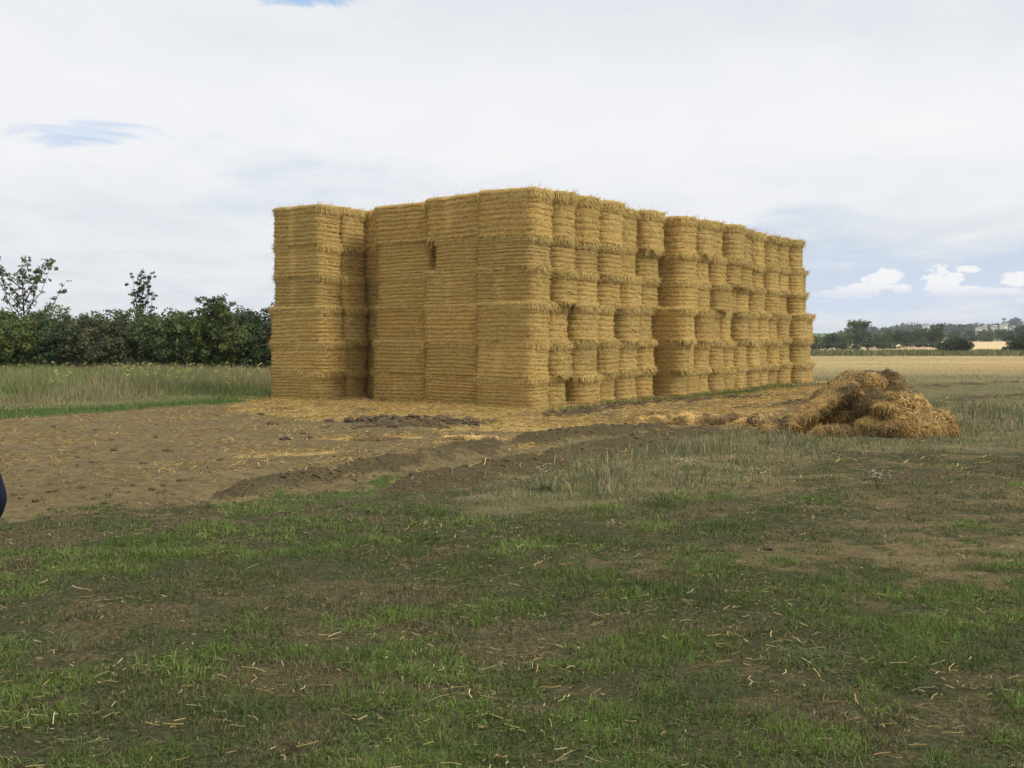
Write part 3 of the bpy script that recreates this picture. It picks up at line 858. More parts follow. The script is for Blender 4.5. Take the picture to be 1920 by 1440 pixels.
UP1 = [-.25, .80, 1.90, 3.10, 4.30, 5.50, 6.75]
UP2 = [6.85, 8.10, 9.25, 10.4, 11.55, 12.7, 13.85, 15.0, 16.2, 17.35]
LO1 = [-.25, .62, 1.70, 2.90, 3.95, 5.05, 6.10]
LO2 = [6.15, 7.05, 8.05, 9.05, 10.1, 11.05, 12.05, 13.05, 14.05, 15.1, 16.2, 17.4, 18.5]
L0 = 1.66
for tier in (0, 1):
    A_, B_ = (LO1, LO2) if tier == 0 else (UP1, UP2)
    cols = [(a, c_, 0.0) for a, c_ in zip(A_[:-1], A_[1:])] + [(a, c_, -.42) for a, c_ in zip(B_[:-1], B_[1:])]
    if tier == 1: cols.append((17.35, 18.15, -.42))
    for ci, (a, c_, q) in enumerate(cols):
        cj = random.gauss(0, .05)
        tilt = random.gauss(0, .035); zo = [random.gauss(0, .03) for _ in range(5)]
        for ly in range(3):
            layer = tier * 3 + ly
            if ci == 15 and tier == 1 and ly == 2: continue
            dz = 0
            lab = f"straw bale on the right side, {ORD[ci]} from the near corner in the {LAY[layer]} layer"
            if ci == 0: lab = f"straw bale at the near corner of the stack in the {LAY[layer]} layer"
            me = random.choice(BMS) if ci == 0 else None
            if (ci >= 12 and layer == 5) or (ci >= 9 and random.random() < .4): me = random.choice(BMF)
            setb = .06 * tier
            ss0 = q + cj + setb + ly * tilt
            if ci in (5,) and tier == 1: ss0 += .05
            if ci == 6: ss0 += -.06
            a2 = a + (.10 if (ci == 0 and tier == 1) else 0)
            bale(a2, c_, ss0, ss0 + L0 - (.0 if ci else .02), layer, lab, mesh=me, jit=.05 if ci else .012, zof=(zo[ly], zo[ly + 1]))
# left side, next to the corner column
FAC = [  # name, s0, s1, t front, lower
    ('second from the near corner', 1.72, 3.62, .0, 0), ('third from the near corner', 3.62, 5.58, .28, 0),
]
for nm_, s0, s1, t0, _ in FAC:
    zo = [random.gauss(0, .025) for _ in range(6)]
    for layer in range(6):
        up = layer >= 3
        a, c_ = s0 + .02, s1 - (.10 if (up and s0 > 3) else .07)
        if layer == 4 and s0 < 3: c_ -= .26
        tt = t0 + (.09 if up else 0) + random.gauss(0, .015)
        bale(tt, tt + 1.05, a + .01, c_, layer, f"straw bale on the left side, column {nm_}, {LAY[layer]} layer", jit=.02, sqr=True, zof=(zo[layer - 1], zo[layer]))
        bale(tt + 1.06, tt + 2.1, a, c_, layer, f"straw bale behind the left side column {nm_}, {LAY[layer]} layer")
# the end column that stands forward on the left
for layer in range(6):
    up = layer >= 3
    sA, sB = (6.34, 8.34) if not up else (6.42, 8.24)
    for j, (ta, tb) in enumerate(((-.78, .17), (.17, 1.12))):
        bale(ta + (.06 if up and j == 0 else 0), tb, sA + random.gauss(0, .03), sB, layer,
             f"straw bale {'at the front of' if j == 0 else 'behind the front one in'} the forward left end column, {LAY[layer]} layer", jit=.012, sqr=True)
    bale(1.14, 2.2, 5.7, 7.5, layer, f"straw bale closing the dark recess beside the left end column, {LAY[layer]} layer")
# bales just inside the right side close the gaps between columns
for tier in (0, 1):
    cols = list(zip([1.3, 3.5, 5.7, 7.9, 10.1, 12.3, 14.5], [3.45, 5.65, 7.85, 10.05, 12.25, 14.45, 16.9]))
    for ci, (a, c_) in enumerate(cols):
        for ly in range(3):
            bale(a, c_, 1.72, 3.5, tier * 3 + ly, f"inner straw bale behind the right side, {ORD[ci]} pair from the corner, {LAY[tier * 3 + ly]} layer")

# ------------------------------------------------------------------ straw heaps
HP = [(.42, .29, .11), (.30, .19, .075), (.20, .125, .055), (.50, .36, .14), (.36, .26, .12), (.15, .095, .045), (.27, .19, .10)]
M_HEAP, nb, p = principled('heap_straw', .9, .1)
geo = nb.n('ShaderNodeNewGeometry'); P = geo.outputs['Position']
na = nb.noise(P, 22, 5, .7); nb2 = nb.noise(P, 2.6, 4, .6); nc = nb.noise(nb.mapping(P, (1, 1.7, 2.2)), 60, 3, .7)
c = nb.mix(nb.ss(na, .35, .65), (.070, .043, .020), (.27, .18, .068))
c = nb.mix(nb.m('MULTIPLY', nb.ss(nb2, .42, .62), .6), c, (.15, .090, .042))
c = nb.mix(nb.m('MULTIPLY', nb.ss(nc, .57, .7), .6), c, (.46, .34, .14))
nb.l(c, p.inputs['Base Color'])
bp = nb.n('ShaderNodeBump'); bp.inputs['Strength'].default_value = 1; bp.inputs['Distance'].default_value = .04
nb.l(na, bp.inputs['Height']); nb.l(bp.outputs[0], p.inputs['Normal'])
ic2 = bmesh.new(); bmesh.ops.create_icosphere(ic2, subdivisions=4, radius=1)
JV = np.array([v.co[:] for v in ic2.verts]); JF = np.array([[v.index for v in f.verts] for f in ic2.faces]); ic2.free()

def heap(name, blobs, label, nstr, origin, seed=0, amp=.28, slen=.16, tone=(1, 1, 1)):
    """blobs: (x, y, z, rx, ry, rz, yaw, tilt) lumps merged to one heap, covered with stems"""
    V = []; F_ = []; N = []
    for i, (x, y, z, rx, ry, rz, yaw, tl) in enumerate(blobs):
        d = 1 + (fbm(JV[:, 0] * 1.6 + i * 5.3, JV[:, 1] * 1.6, JV[:, 2] * 1.6, seed, 4) - .5) * 2 * amp + (fbm(JV[:, 0] * 7 + i, JV[:, 1] * 7, JV[:, 2] * 7, seed + 1, 3) - .5) * .42
        v = JV * d[:, None] * np.array([rx, ry, rz])
        M_ = np.array(Matrix.Rotation(yaw, 3, 'Z') @ Matrix.Rotation(tl, 3, 'Y'))
        v = v @ M_.T + np.array([x, y, z])
        nn = (JV / np.array([rx, ry, rz])) @ M_.T; nn /= np.linalg.norm(nn, axis=1)[:, None]
        keepz = v[:, 2] > -.12
        V.append(v); N.append(nn); F_.append(JF + i * len(JV))
    V = np.concatenate(V); N = np.concatenate(N); F_ = np.concatenate(F_)
    tri = F_[(V[F_][:, :, 2].max(1) > -.05)]
    nt2 = len(tri)
    # stems
    ctr = V[tri].mean(1); area = np.linalg.norm(np.cross(V[tri[:, 1]] - V[tri[:, 0]], V[tri[:, 2]] - V[tri[:, 0]]), axis=1)
    area *= (ctr[:, 2] > -.02)
    pick_ = RS.choice(nt2, nstr, p=area / area.sum())
    P0 = ctr[pick_]; Nn = N[tri[pick_, 0]]
    rnd = RS.randn(nstr, 3); T = rnd - (rnd * Nn).sum(1)[:, None] * Nn; T /= np.linalg.norm(T, axis=1)[:, None]
    # stems droop down the slope
    T[:, 2] -= .35; Dn = T + Nn * (RS.rand(nstr, 1) * .85 - .10); Dn /= np.linalg.norm(Dn, axis=1)[:, None]
    L = slen * (.4 + 1.1 * RS.rand(nstr))
    sd_ = np.cross(Dn, Nn); sd_ /= np.linalg.norm(sd_, axis=1)[:, None] + 1e-9
    wv = (.0022 + .0030 * RS.rand(nstr))[:, None]
    st = P0 - Dn * (L * .3)[:, None]; en = P0 + Dn * (L * .7)[:, None]; en[:, 2] -= L * .15; md = P0 + Nn * .02 + Dn * (L * .2)[:, None]
    Q = np.stack([st - sd_ * wv, st + sd_ * wv, md + sd_ * wv, md - sd_ * wv, en + sd_ * wv * .6, en - sd_ * wv * .6], 1)
    patch = fbm(P0[:, 0] * 3.2, P0[:, 1] * 3.2, P0[:, 2] * 3.2, seed + 4, 3)
    ck = pick(nstr, HP, .25) * np.array(tone) * (.38 + 1.0 * sstep(patch, .35, .65))[:, None]
    # triangles and quads in two pieces of one mesh: give the triangles as quads with a doubled edge mid point
    mid = (V[tri[:, 2]] + V[tri[:, 0]]) / 2
    Vt = np.concatenate([V, mid]); Ft = np.concatenate([tri, (np.arange(nt2) + len(V))[:, None]], 1)
    i = np.arange(nstr)[:, None] * 6 + len(Vt)
    Fs = np.concatenate([i + np.array([0, 1, 2, 3]), i + np.array([3, 2, 4, 5])], 0)
    Va = np.concatenate([Vt, Q.reshape(-1, 3)]) - np.array([*origin, 0])
    colr = np.concatenate([np.tile([.3, .2, .08], (len(Vt), 1)), np.repeat(ck, 6, 0)])
    mi = np.concatenate([np.zeros(len(Ft), int), np.ones(len(Fs), int)])
    o = quads(name, Va, np.concatenate([Ft, Fs]), None, colr=colr, mats=[M_HEAP, M_STRAW], midx=mi, smooth=False)
    o.location = (*origin, 0)
    tag(o, label, 'straw heap')
    return o

def gp(px, py, dz=0): q = G(px, py); return q
H0 = G(1640, 812)
hx, hy = H0
hr = random.Random(5)
big = [
    (hx + .12, hy + .40, .35, .58, .62, .66, 0, 0),             # core behind
    (hx - .50, hy + .42, .28, .62, .50, .52, 0, 0),
    (hx - .02, hy + .15, .82, .42, .38, .26, .2, .1),           # summit
    (hx - .36, hy + .10, .84, .40, .40, .20, .05, -.35),        # slab, upper part
    (hx + .32, hy + .02, .62, .24, .42, .44, .0, -.15),         # right shoulder, steep
    (hx - .74, hy + .00, .66, .52, .44, .14, .08, -.60),        # slab sloping down to the left over the hollow
    (hx - 1.18, hy - .12, .38, .40, .40, .12, .10, -.66),
    (hx - 1.50, hy - .15, .16, .28, .30, .13, .2, -.40),        # end of the slab
    (hx - 1.72, hy - .05, .06, .28, .24, .12, 0, 0),            # foot
    (hx - .75, hy - .60, .05, .52, .24, .15, 0, .05),           # front apron
    (hx - .20, hy - .60, .10, .52, .28, .24, 0, -.1),
    (hx + .30, hy - .55, .12, .52, .32, .30, 0, .1),
    (hx + .72, hy - .38, .14, .42, .36, .28, .1, .25),          # right tail
    (hx + .98, hy - .26, .12, .34, .30, .20, .1, .4),
    (hx + .48, hy - .22, .36, .36, .36, .36, 0, .5),
    (hx + .05, hy - .42, .28, .46, .30, .32, 0, 0),
    (hx + .72, hy - .10, .22, .34, .36, .30, 0, .5),
    (hx - .30, hy - .30, .50, .30, .26, .26, .4, -.4),
    (hx - .48, hy - .12, .30, .36, .30, .32, .2, -.5),
    (hx - .82, hy + .10, .22, .36, .30, .28, .2, -.5),
    (hx - .10, hy - .22, .42, .36, .30, .36, .6, .3),
    (hx + .22, hy - .30, .42, .32, .30, .34, .9, -.2),
]
for _ in range(46):
    if _ == 0: hs = len(big)
    b0 = hr.choice(big[1:]); a_ = hr.uniform(-math.pi, .3); k_ = hr.uniform(.5, .95)
    big.append((b0[0] + math.cos(a_) * b0[3] * k_, b0[1] + math.sin(a_) * b0[4] * k_, max(.04, b0[2] + hr.uniform(-.4, .7) * b0[5]), hr.uniform(.08, .17), hr.uniform(.07, .13), hr.uniform(.03, .07), hr.uniform(-1, 1), hr.uniform(-.8, .8)))
big = big[:hs] + [q_ for q_ in big[hs:] if q_[2] < .95 - .62 * max(0, hx - .15 - q_[0])]
heap('straw_heap', big, 'large brown tousled heap of old straw with a dark hollow, right of the stack', 85000, H0, 3, tone=(.96, .90, .68))
H1 = G(1285, 795)
mx_, my_ = H1
mr = random.Random(9)
heap('straw_mound', [(mx_ + mr.gauss(0, .75), my_ + .25 + mr.gauss(0, .28), .02, mr.uniform(.16, .42), mr.uniform(.14, .32), mr.uniform(.05, .15), mr.uniform(-1.5, 1.5), mr.uniform(-.15, .15)) for _ in range(22)] + [
    (mx_ - .45, my_, .04, .34, .28, .16, 0, 0), (mx_ + .25, my_ + .1, .04, .30, .26, .15, .4, 0),
], 'low spread mound of golden brown straw between the stack and the big heap', 26000, H1, 11, slen=.15, tone=(1.5, 1.45, 1.2))
H2 = G(1425, 798)
heap('straw_clump', [(H2[0], H2[1], .08, .16, .13, .14, 0, .2), (H2[0] + .22, H2[1] + .02, .05, .2, .14, .09, 0, 0), (H2[0] - .12, H2[1] + .02, .10, .10, .10, .10, 0, 0)],
     'small dark clump of straw just left of the large heap', 1500, H2, 21, slen=.1)
for (px, py, lab) in [(700, 824, 'small flat tuft of yellow straw, left of two on the trodden soil'), (878, 823, 'small flat tuft of yellow straw, right of two on the trodden soil')]:
    q = G(px, py)
    heap('straw_tuft', [(q[0], q[1], -.01, .32, .2, .045, 0, 0), (q[0] + .25, q[1] + .12, -.01, .22, .16, .04, 0, 0), (q[0] - .3, q[1] + .1, -.01, .16, .16, .03, 0, 0)], lab, 1800, q, int(px), slen=.14, tone=(1.5, 1.5, 1.3))

# ------------------------------------------------------------------ trees, shrubs, hedges
def leaf_cloud(lobes, n, size, pal, rs, clump=.35, per=40, updir=.4):
    """leaf-sized faces in clumps over and inside the lobes"""
    lobes = np.array(lobes, float)
    vol = (lobes[:, 3] * lobes[:, 4] * lobes[:, 5]) ** .67
    nc_ = max(3, n // per)
    li = rs.choice(len(lobes), nc_, p=vol / vol.sum())
    d = rs.randn(nc_, 3); d /= np.linalg.norm(d, axis=1)[:, None]
    rad = .55 + .5 * rs.rand(nc_) ** .6
    cc = lobes[li, :3] + d * rad[:, None] * lobes[li, 3:6]
    ccol = pal[rs.randint(0, len(pal), nc_)] * (1 + (rs.rand(nc_, 1) - .5) * .5)
    ci = rs.randint(0, nc_, n)
    off = rs.randn(n, 3); off *= (clump * rs.rand(n, 1) ** .5) / np.linalg.norm(off, axis=1)[:, None]; off[:, 2] *= .75
    Pn = cc[ci] + off
    a = rs.randn(n, 3); a /= np.linalg.norm(a, axis=1)[:, None]
    nrm = rs.randn(n, 3) * .8 + d[ci] * .6; nrm[:, 2] += updir; nrm /= np.linalg.norm(nrm, axis=1)[:, None]
    u_ = np.cross(nrm, a); u_ /= np.linalg.norm(u_, axis=1)[:, None]; v_ = np.cross(nrm, u_)
    s = (size * (.6 + .8 * rs.rand(n)))[:, None]
    Q = np.stack([Pn - u_ * s, Pn - v_ * s * .5, Pn + u_ * s, Pn + v_ * s * .5], 1)
    col_ = ccol[ci] * (1 + (rs.rand(n, 1) - .5) * .45)
    keep = Pn[:, 2] > .02
    Q, col_ = Q[keep], col_[keep]
    return Q.reshape(-1, 3), np.arange(len(Q) * 4).reshape(-1, 4), np.repeat(col_, 4, 0)


def tube(pts, r0, r1, k=7):
    V = []; F_ = []
    n = len(pts)
    for i, q in enumerate(pts):
        t = i / (n - 1); r = r0 * (1 - t) + r1 * t
        dirv = Vector(pts[min(i + 1, n - 1)]) - Vector(pts[max(i - 1, 0)])
        qt = dirv.to_track_quat('Z', 'Y')
        for j in range(k):
            a = 2 * math.pi * j / k
            V.append(tuple(Vector(q) + qt @ Vector((math.cos(a) * r, math.sin(a) * r, 0))))
    for i in range(n - 1):
        for j in range(k):
            F_.append((i * k + j, i * k + (j + 1) % k, (i + 1) * k + (j + 1) % k, (i + 1) * k + j))
    return V, F_


def wood(segs):
    V = []; F_ = []
    for pts, r0, r1 in segs:
        v, f = tube(pts, r0, r1); o_ = len(V)
        V += v; F_ += [tuple(i + o_ for i in q) for q in f]
    return np.array(V), np.array(F_)

P_DARK = np.array([(.022, .038, .012), (.030, .050, .016), (.018, .030, .012), (.036, .056, .018), (.026, .040, .018)])
P_MID = np.array([(.035, .060, .018), (.050, .078, .022), (.028, .046, .016), (.060, .085, .026), (.05, .06, .022)])
P_YEL = np.array([(.085, .115, .025), (.065, .098, .022), (.11, .12, .03), (.045, .072, .02)])
P_OLIVE = np.array([(.050, .056, .022), (.075, .068, .030), (.040, .046, .020), (.055, .072, .025)])

P_DARK, P_MID, P_YEL, P_OLIVE = P_DARK * 1.35, P_MID * 1.5, P_YEL * 1.3, P_OLIVE * 1.25

def branchy(seed, W_, H_, nb_, size, pal, up=.5, start=.15, leaves=60, cl=.16):
    """open crown: leaf bunches strung along ascending branches"""
    rs = np.random.RandomState(seed)
    segs = [([(0, 0, -.1), (.05, .02, H_ * .5), (-.03, .03, H_ * .97)], H_ * .014, .006)]
    cc = []
    for i in range(nb_):
        t = start + (.85 - start) * (i + rs.rand() * .6) / nb_; a = i * 2.4 + rs.randn() * .3
        R_ = W_ * .5 * (1.05 - t * .8) * (.7 + .45 * rs.rand()); z0 = H_ * t; z1 = min(H_ * .99, z0 + R_ * (.5 + up * 2.2) * (.7 + .5 * rs.rand()))
        p0 = np.array([0, 0, z0]); p2 = np.array([math.cos(a) * R_, math.sin(a) * R_, z1]); p1 = (p0 + p2) / 2 + np.array([math.cos(a) * R_ * .14, math.sin(a) * R_ * .14, -.04 * H_ * up])
        segs.append(([tuple(p0), tuple(p1), tuple(p2)], H_ * .005, .004))
        for u in np.linspace(.25, 1.0, 8):
            q = (1 - u) ** 2 * p0 + 2 * u * (1 - u) * p1 + u * u * p2
            cc.append(q + rs.randn(3) * .07 * (1 + cl * 3))
    for z in np.linspace(H_ * .3, H_ * .98, 12): cc.append(np.array([0, 0, z]) + rs.randn(3) * .08)
    lobes = [(*q, cl * (.6 + .8 * rs.rand()), cl * (.6 + .6 * rs.rand()), cl * (.5 + .5 * rs.rand())) for q in cc]
    V, F_, cr_ = leaf_cloud(lobes, leaves * len(cc), size, pal, rs, cl * .8, 14)
    crown = quads('crown', V, F_, M_LEAF, colr=cr_, link=False)
    V, F_ = wood(segs)
    return crown, quads('trunk', V, F_, M_BARK, smooth=True, link=False)

def tree_meshes(kind, seed, W_, H_, n, size, pal, trunkh=.35, clump=.35, per=40, shape='round'):
    rs = np.random.RandomState(seed)
    lobes = []
    if shape == 'bush':
        for i in range(9):
            a = rs.rand() * 6.28; r = W_ * .27 * rs.rand() ** .5
            lobes.append((math.cos(a) * r * 1.2, math.sin(a) * r * .8, H_ * (.25 + .4 * rs.rand()), W_ * .24 * (.7 + .5 * rs.rand()), W_ * .22, H_ * .30 * (.7 + .45 * rs.rand())))
        lobes.append((0, 0, H_ * .35, W_ * .40, W_ * .30, H_ * .38))
    elif shape == 'spire':
        for i in range(9):
            t = i / 8
            lobes.append((rs.randn() * W_ * .10, rs.randn() * W_ * .08, H_ * (.2 + .75 * t), W_ * (.34 * (1 - t) + .07), W_ * (.3 * (1 - t) + .07), H_ * .09))
    elif shape == 'open':
        for i in range(20):
            a = rs.rand() * 6.28; t = rs.rand(); r = W_ * .42 * rs.rand() ** .6 * (1.05 - t * .5)
            lobes.append((math.cos(a) * r, math.sin(a) * r * .7, H_ * (.45 + .5 * t), W_ * .09, W_ * .09, H_ * .065))
    else:
        for i in range(10):
            a = rs.rand() * 6.28; r = W_ * .28 * rs.rand() ** .5
            lobes.append((math.cos(a) * r, math.sin(a) * r, H_ * (.45 + .38 * rs.rand()), W_ * .22 * (.7 + .5 * rs.rand()), W_ * .2, H_ * .17))
        lobes.append((0, 0, H_ * .55, W_ * .33, W_ * .3, H_ * .28))
    V, F_, cr_ = leaf_cloud(lobes, n, size, pal, rs, clump, per)
    crown = quads('crown', V, F_, M_LEAF, colr=cr_, link=False)
    segs = [([(0, 0, -.2), (rs.randn() * .03 * H_, rs.randn() * .03 * H_, H_ * trunkh), (rs.randn() * .04 * H_, 0, H_ * .75)], H_ * .028, H_ * .006)]
    for l_ in lobes[:12]:
        z0 = H_ * (.12 + .3 * rs.rand())
        segs.append(([(0, 0, z0), (l_[0] * .55, l_[1] * .55, (z0 + l_[2]) / 2), (l_[0], l_[1], l_[2])], H_ * .010, H_ * .003))
    V, F_ = wood(segs)
    trunk = quads('trunk', V, F_, M_BARK, smooth=True, link=False)
    return crown, trunk


def plant(name, meshes, loc, label, cat, group=None, sc=1.0, rz=0, stemname='trunk', crownname='crown'):
    r = empty(name, loc, rz); r.scale = (sc, sc, sc) if np.isscalar(sc) else sc
    tag(r, label, cat, group)
    for me, nm2 in zip(meshes, (crownname, stemname)):
        c_ = bpy.data.objects.new(nm2, me); COL.objects.link(c_); c_.parent = r
    return r

# the near hedge on the left: one shrub beside the other, two deep
shr = [tree_meshes('bush', 300 + i, 4.6, 3.1, 17000, .068, [P_DARK, P_MID, P_OLIVE, P_MID, P_YEL][i], .2, .30, 45, 'bush') for i in range(5)]
HY = 45.5
vis = {'front': 0, 'back': 0}
tone_of = ['dark green', 'mid-green', 'olive', 'leafy mid-green', 'yellow-green']
def hedge_label(row, i, x, v):
    if x < -24.5: return f"{tone_of[v]} shrub of the left hedge's {row} row beyond the left frame edge, {ORD[i]} there"
    if x > -9.5: return f"{tone_of[v]} shrub of the left hedge's {row} row, behind the stack, {ORD[i]} in line"
    vis[row] += 1
    return f"{tone_of[v]} shrub in the {row} row of the left hedge, {ORD[vis[row] - 1]} from the left edge"
spots = [(-34.0, 1), (-31.5, 0), (-29.0, 2), (-26.5, 0), (-24.0, 1), (-21.6, 4), (-19.4, 0), (-17.2, 2), (-15.0, 1), (-12.9, 4), (-10.9, 3), (-8.8, 0), (-6.5, 1)]
desc = ['dark', 'broad mid-green', 'olive green', 'mid-green', 'dark green', 'yellow-green', 'deep green', 'olive', 'dull green', 'yellow-leaved', 'leafy mid-green', 'dark', 'dense dark']
for i, (x, v) in enumerate(spots):
    plant('hedge_shrub', shr[v], (x, HY + random.uniform(-.6, .6), 0), hedge_label('front', i, x, v), 'shrub',
          'shrubs of the long hedge on the left', (1, 1, random.uniform(.92, 1.02)), random.uniform(-.4, .4), 'stem')
sp2 = [(-27.5, 1), (-25.0, 0), (-22.4, 1), (-19.8, 2), (-17.4, 0), (-15.0, 1), (-12.4, 0), (-9.8, 1), (-7.2, 3)]
for i, (x, v) in enumerate(sp2):
    plant('hedge_shrub', shr[v], (x, HY + 3.4, 0), hedge_label('back', i, x, v), 'shrub',
          'shrubs of the long hedge on the left', (1.1, 1, random.uniform(1.04, 1.16)), random.uniform(2.6, 3.4), 'stem')
M_open = branchy(401, 6.0, 5.45, 19, .052, P_MID, .42, .25, 26, .14)
q = at_depth(45, 700, 50); plant('sapling_tree', M_open, (q[0], 50, 0), 'loose open-crowned tree rising above the left end of the hedge', 'tree')
M_spire = branchy(402, 1.5, 4.75, 12, .050, P_DARK, 1.8, .15, 26, .12)
q = at_depth(268, 700, 49); plant('upright_sapling', M_spire, (q[0], 49, 0), 'narrow upright sapling poking up from the middle of the hedge', 'tree')
M_sp2 = branchy(403, 1.9, 3.3, 14, .062, P_YEL, .9, .1, 50, .18)
q = at_depth(440, 700, 47); plant('pale_bush', M_sp2, (q[0], 44.2, 0), 'yellow-green pointed bush in the hedge near the stack', 'shrub', stemname='stem')

# the line of trees beyond the far field on the right
tr = [tree_meshes('round', 500 + i, 9 + i, 7.2, 4200, .26, [P_DARK, P_MID, P_DARK][i], .3, .9, 30, 'bush') for i in range(3)]
tro = branchy(520, 9.5, 9.6, 20, .22, P_MID, .5, .35, 22, .7)
trp = tree_meshes('round', 521, 10, 9.5, 5200, .26, P_DARK, .3, .9, 30, 'bush')
def gz(x, y): return float(height(np.array([x]), np.array([y]))[0])
k = 0
for px, v, s_ in [(1500, 0, .9), (1530, 1, .75), (1552, 0, .78), (1577, 1, .85), (1602, 2, .9), (1628, 0, .82), (1652, 1, .85), (1676, 2, .80), (1700, 0, .80), (1722, 1, .85), (1742, 2, .82)]:
    y = np.interp(px, [1500, 1765], [262, 320]) + random.uniform(-5, 5); x = (px - 960) / FPX * y
    plant('field_tree', tr[v], (x, y, gz(x, y)), f"round dark tree in the row beyond the far field, {ORD[k]} from the left", 'tree', 'row of trees beyond the far field', s_ * y / 300, random.uniform(0, 6)); k += 1
y = 306; x = (1608 - 960) / FPX * y
plant('open_tree', tro, (x, y, gz(x, y)), 'taller see-through tree standing up in the far tree row', 'tree', None, (1.1, 1, .82))
y = 298; x = (1757 - 960) / FPX * y
plant('field_tree', trp, (x, y, gz(x, y)), 'tallest dark tree at the right end of the far tree row', 'tree', None, (.72, .8, .80))
# lower hedge in front of them
n = 16000
rs = np.random.RandomState(77)
lob = []
for pxx in np.arange(1440, 1772, 14):
    yy_ = np.interp(pxx, [1440, 1770], [232, 300]); xx = (pxx - 960) / FPX * yy_
    lob.append((xx, yy_, gz(xx, yy_) + .2, 2.8, 2.0, 1.25 + .3 * random.random()))
V, F_, cr_ = leaf_cloud(lob, 34000, .20, P_DARK * 1.1, rs, .6, 25)
o = quads('field_hedge', V, F_, M_LEAF, colr=cr_); tag(o, 'low clipped dark hedge along the foot of the far tree row', 'hedge')

# two round bushes in the field margin
bsh = tree_meshes('bush', 540, 6.2, 2.7, 9000, .12, P_DARK, .2, .42, 35, 'bush')
bsh2 = tree_meshes('bush', 545, 6.2, 2.7, 9000, .12, P_DARK, .2, .42, 35, 'bush')
for px, me, lab in [(1790, bsh, 'round dark bush alone in the field margin, seen whole'), (1916, bsh2, 'round dark bush in the field margin cut by the right edge')]:
    y = 150; x = (px - 960) / FPX * y
    plant('round_bush', me, (x, y, gz(x, y) - .1), lab, 'bush', None, (.95, .9, 1.02), .3, 'stem')
# rough growth along the margin
n = 26000
x = 25 + 80 * RS.rand(n); y = 104 + 62 * RS.rand(n)
zb = height(x, y)
keep = (RS.rand(n) < .3 + .7 * sstep(fbm(x * .25, y * .25, 0, 37, 3), .4, .6)); x, y, zb = x[keep], y[keep], zb[keep]
o = blades('margin_growth', x, y, .25 + .45 * RS.rand(len(x)), .10 + 0 * x, pick(len(x), [(.12, .145, .055), (.09, .12, .045), (.24, .20, .11), (.16, .17, .07)], .25), lean=.3, z=zb)
tag(o, 'rough grass and weeds along the margin at the far end of the field', 'grass', kind='stuff')

# trees further right and behind
for i, (px, y, s_, v) in enumerate([(1792, 430, 1.0, 1), (1822, 440, .95, 0), (1850, 430, 1.05, 1), (1878, 440, 1.0, 2), (1905, 400, 1.25, 0), (1935, 410, 1.3, 1)]):
    x = (px - 960) / FPX * y
    plant('distant_tree', tr[v], (x, y, gz(x, y) - .5), f"greyish green tree behind the pale field at the right, {ORD[i]} from the left", 'tree', 'trees behind the pale field', (s_ * 1.1, s_, s_ * .85), random.uniform(0, 6))
# far wood on the rise
def woodland(name, x0, x1, y, ztop, depth, n, size, seed, label, prof=None):
    rs = np.random.RandomState(seed)
    lob = []
    for xx in np.arange(x0, x1, size * 5):
        zt = ztop * (.88 + .22 * rs.rand()) if prof is None else prof(xx) * (.93 + .14 * rs.rand())
        for yy in (0, .5, 1):
            h_ = zt * .5
            lob.append((xx, y + depth * yy, zt - h_ * .55, size * 4.2, depth * .3, h_ * .6))
    V, F_, cr_ = leaf_cloud(lob, n, size, P_DARK * 1.0, rs, size * 2.2, 12)
    o = quads(name, V, F_, M_LEAF, colr=cr_); tag(o, label, 'woodland', kind='stuff')
woodland('far_wood', 480, 820, 1250, 17.5, 40, 26000, 1.3, 5, 'hazy wood along the skyline at the far right')
woodland('low_wood', 300, 560, 900, 12.0, 40, 16000, 1.1, 6, 'thin strip of hazy wood behind the far tree row', prof=lambda xx: 9.5 + 3.0 * max(0, min(1, (xx - 300) / 60)) )
woodland('valley_scrub', 330, 560, 640, 6.2, 60, 9000, .8, 8, 'grey green scrub in the dip below the far houses', prof=lambda xx: 4.6)
M_FT = tree_meshes('round', 530, 22, 23, 2600, 1.1, P_DARK, .3, 2.4, 16, 'bush')
x = (1895 - 960) / FPX * 1230; plant('skyline_tree', M_FT, (x, 1230, 4.5), 'tallest tree standing up from the skyline wood at the far right', 'tree')

# tiny houses on the rise
M_WALL, nb, p = principled('house_wall', .9, .1); geo = nb.n('ShaderNodeNewGeometry')
nb.l(nb.mix(nb.noise(geo.outputs['Position'], .6, 3), (.62, .58, .52), (.78, .75, .70)), p.inputs['Base Color'])
M_ROOF, nb, p = principled('house_roof', .9, .1); geo = nb.n('ShaderNodeNewGeometry')
nb.l(nb.mix(nb.noise(geo.outputs['Position'], .9, 3), (.22, .18, .15), (.34, .29, .25)), p.inputs['Base Color'])
M_GLS, nb, p = principled('house_window', .2, .5); geo = nb.n('ShaderNodeNewGeometry')
nb.l(nb.mix(nb.noise(geo.outputs['Position'], 1.5, 2), (.03, .035, .04), (.06, .065, .07)), p.inputs['Base Color'])
def box(x0, x1, y0, y1, z0, z1):
    V = [(x0, y0, z0), (x1, y0, z0), (x1, y1, z0), (x0, y1, z0), (x0, y0, z1), (x1, y0, z1), (x1, y1, z1), (x0, y1, z1)]
    return V, [(0, 3, 2, 1), (4, 5, 6, 7), (0, 1, 5, 4), (1, 2, 6, 5), (2, 3, 7, 6), (3, 0, 4, 7)]
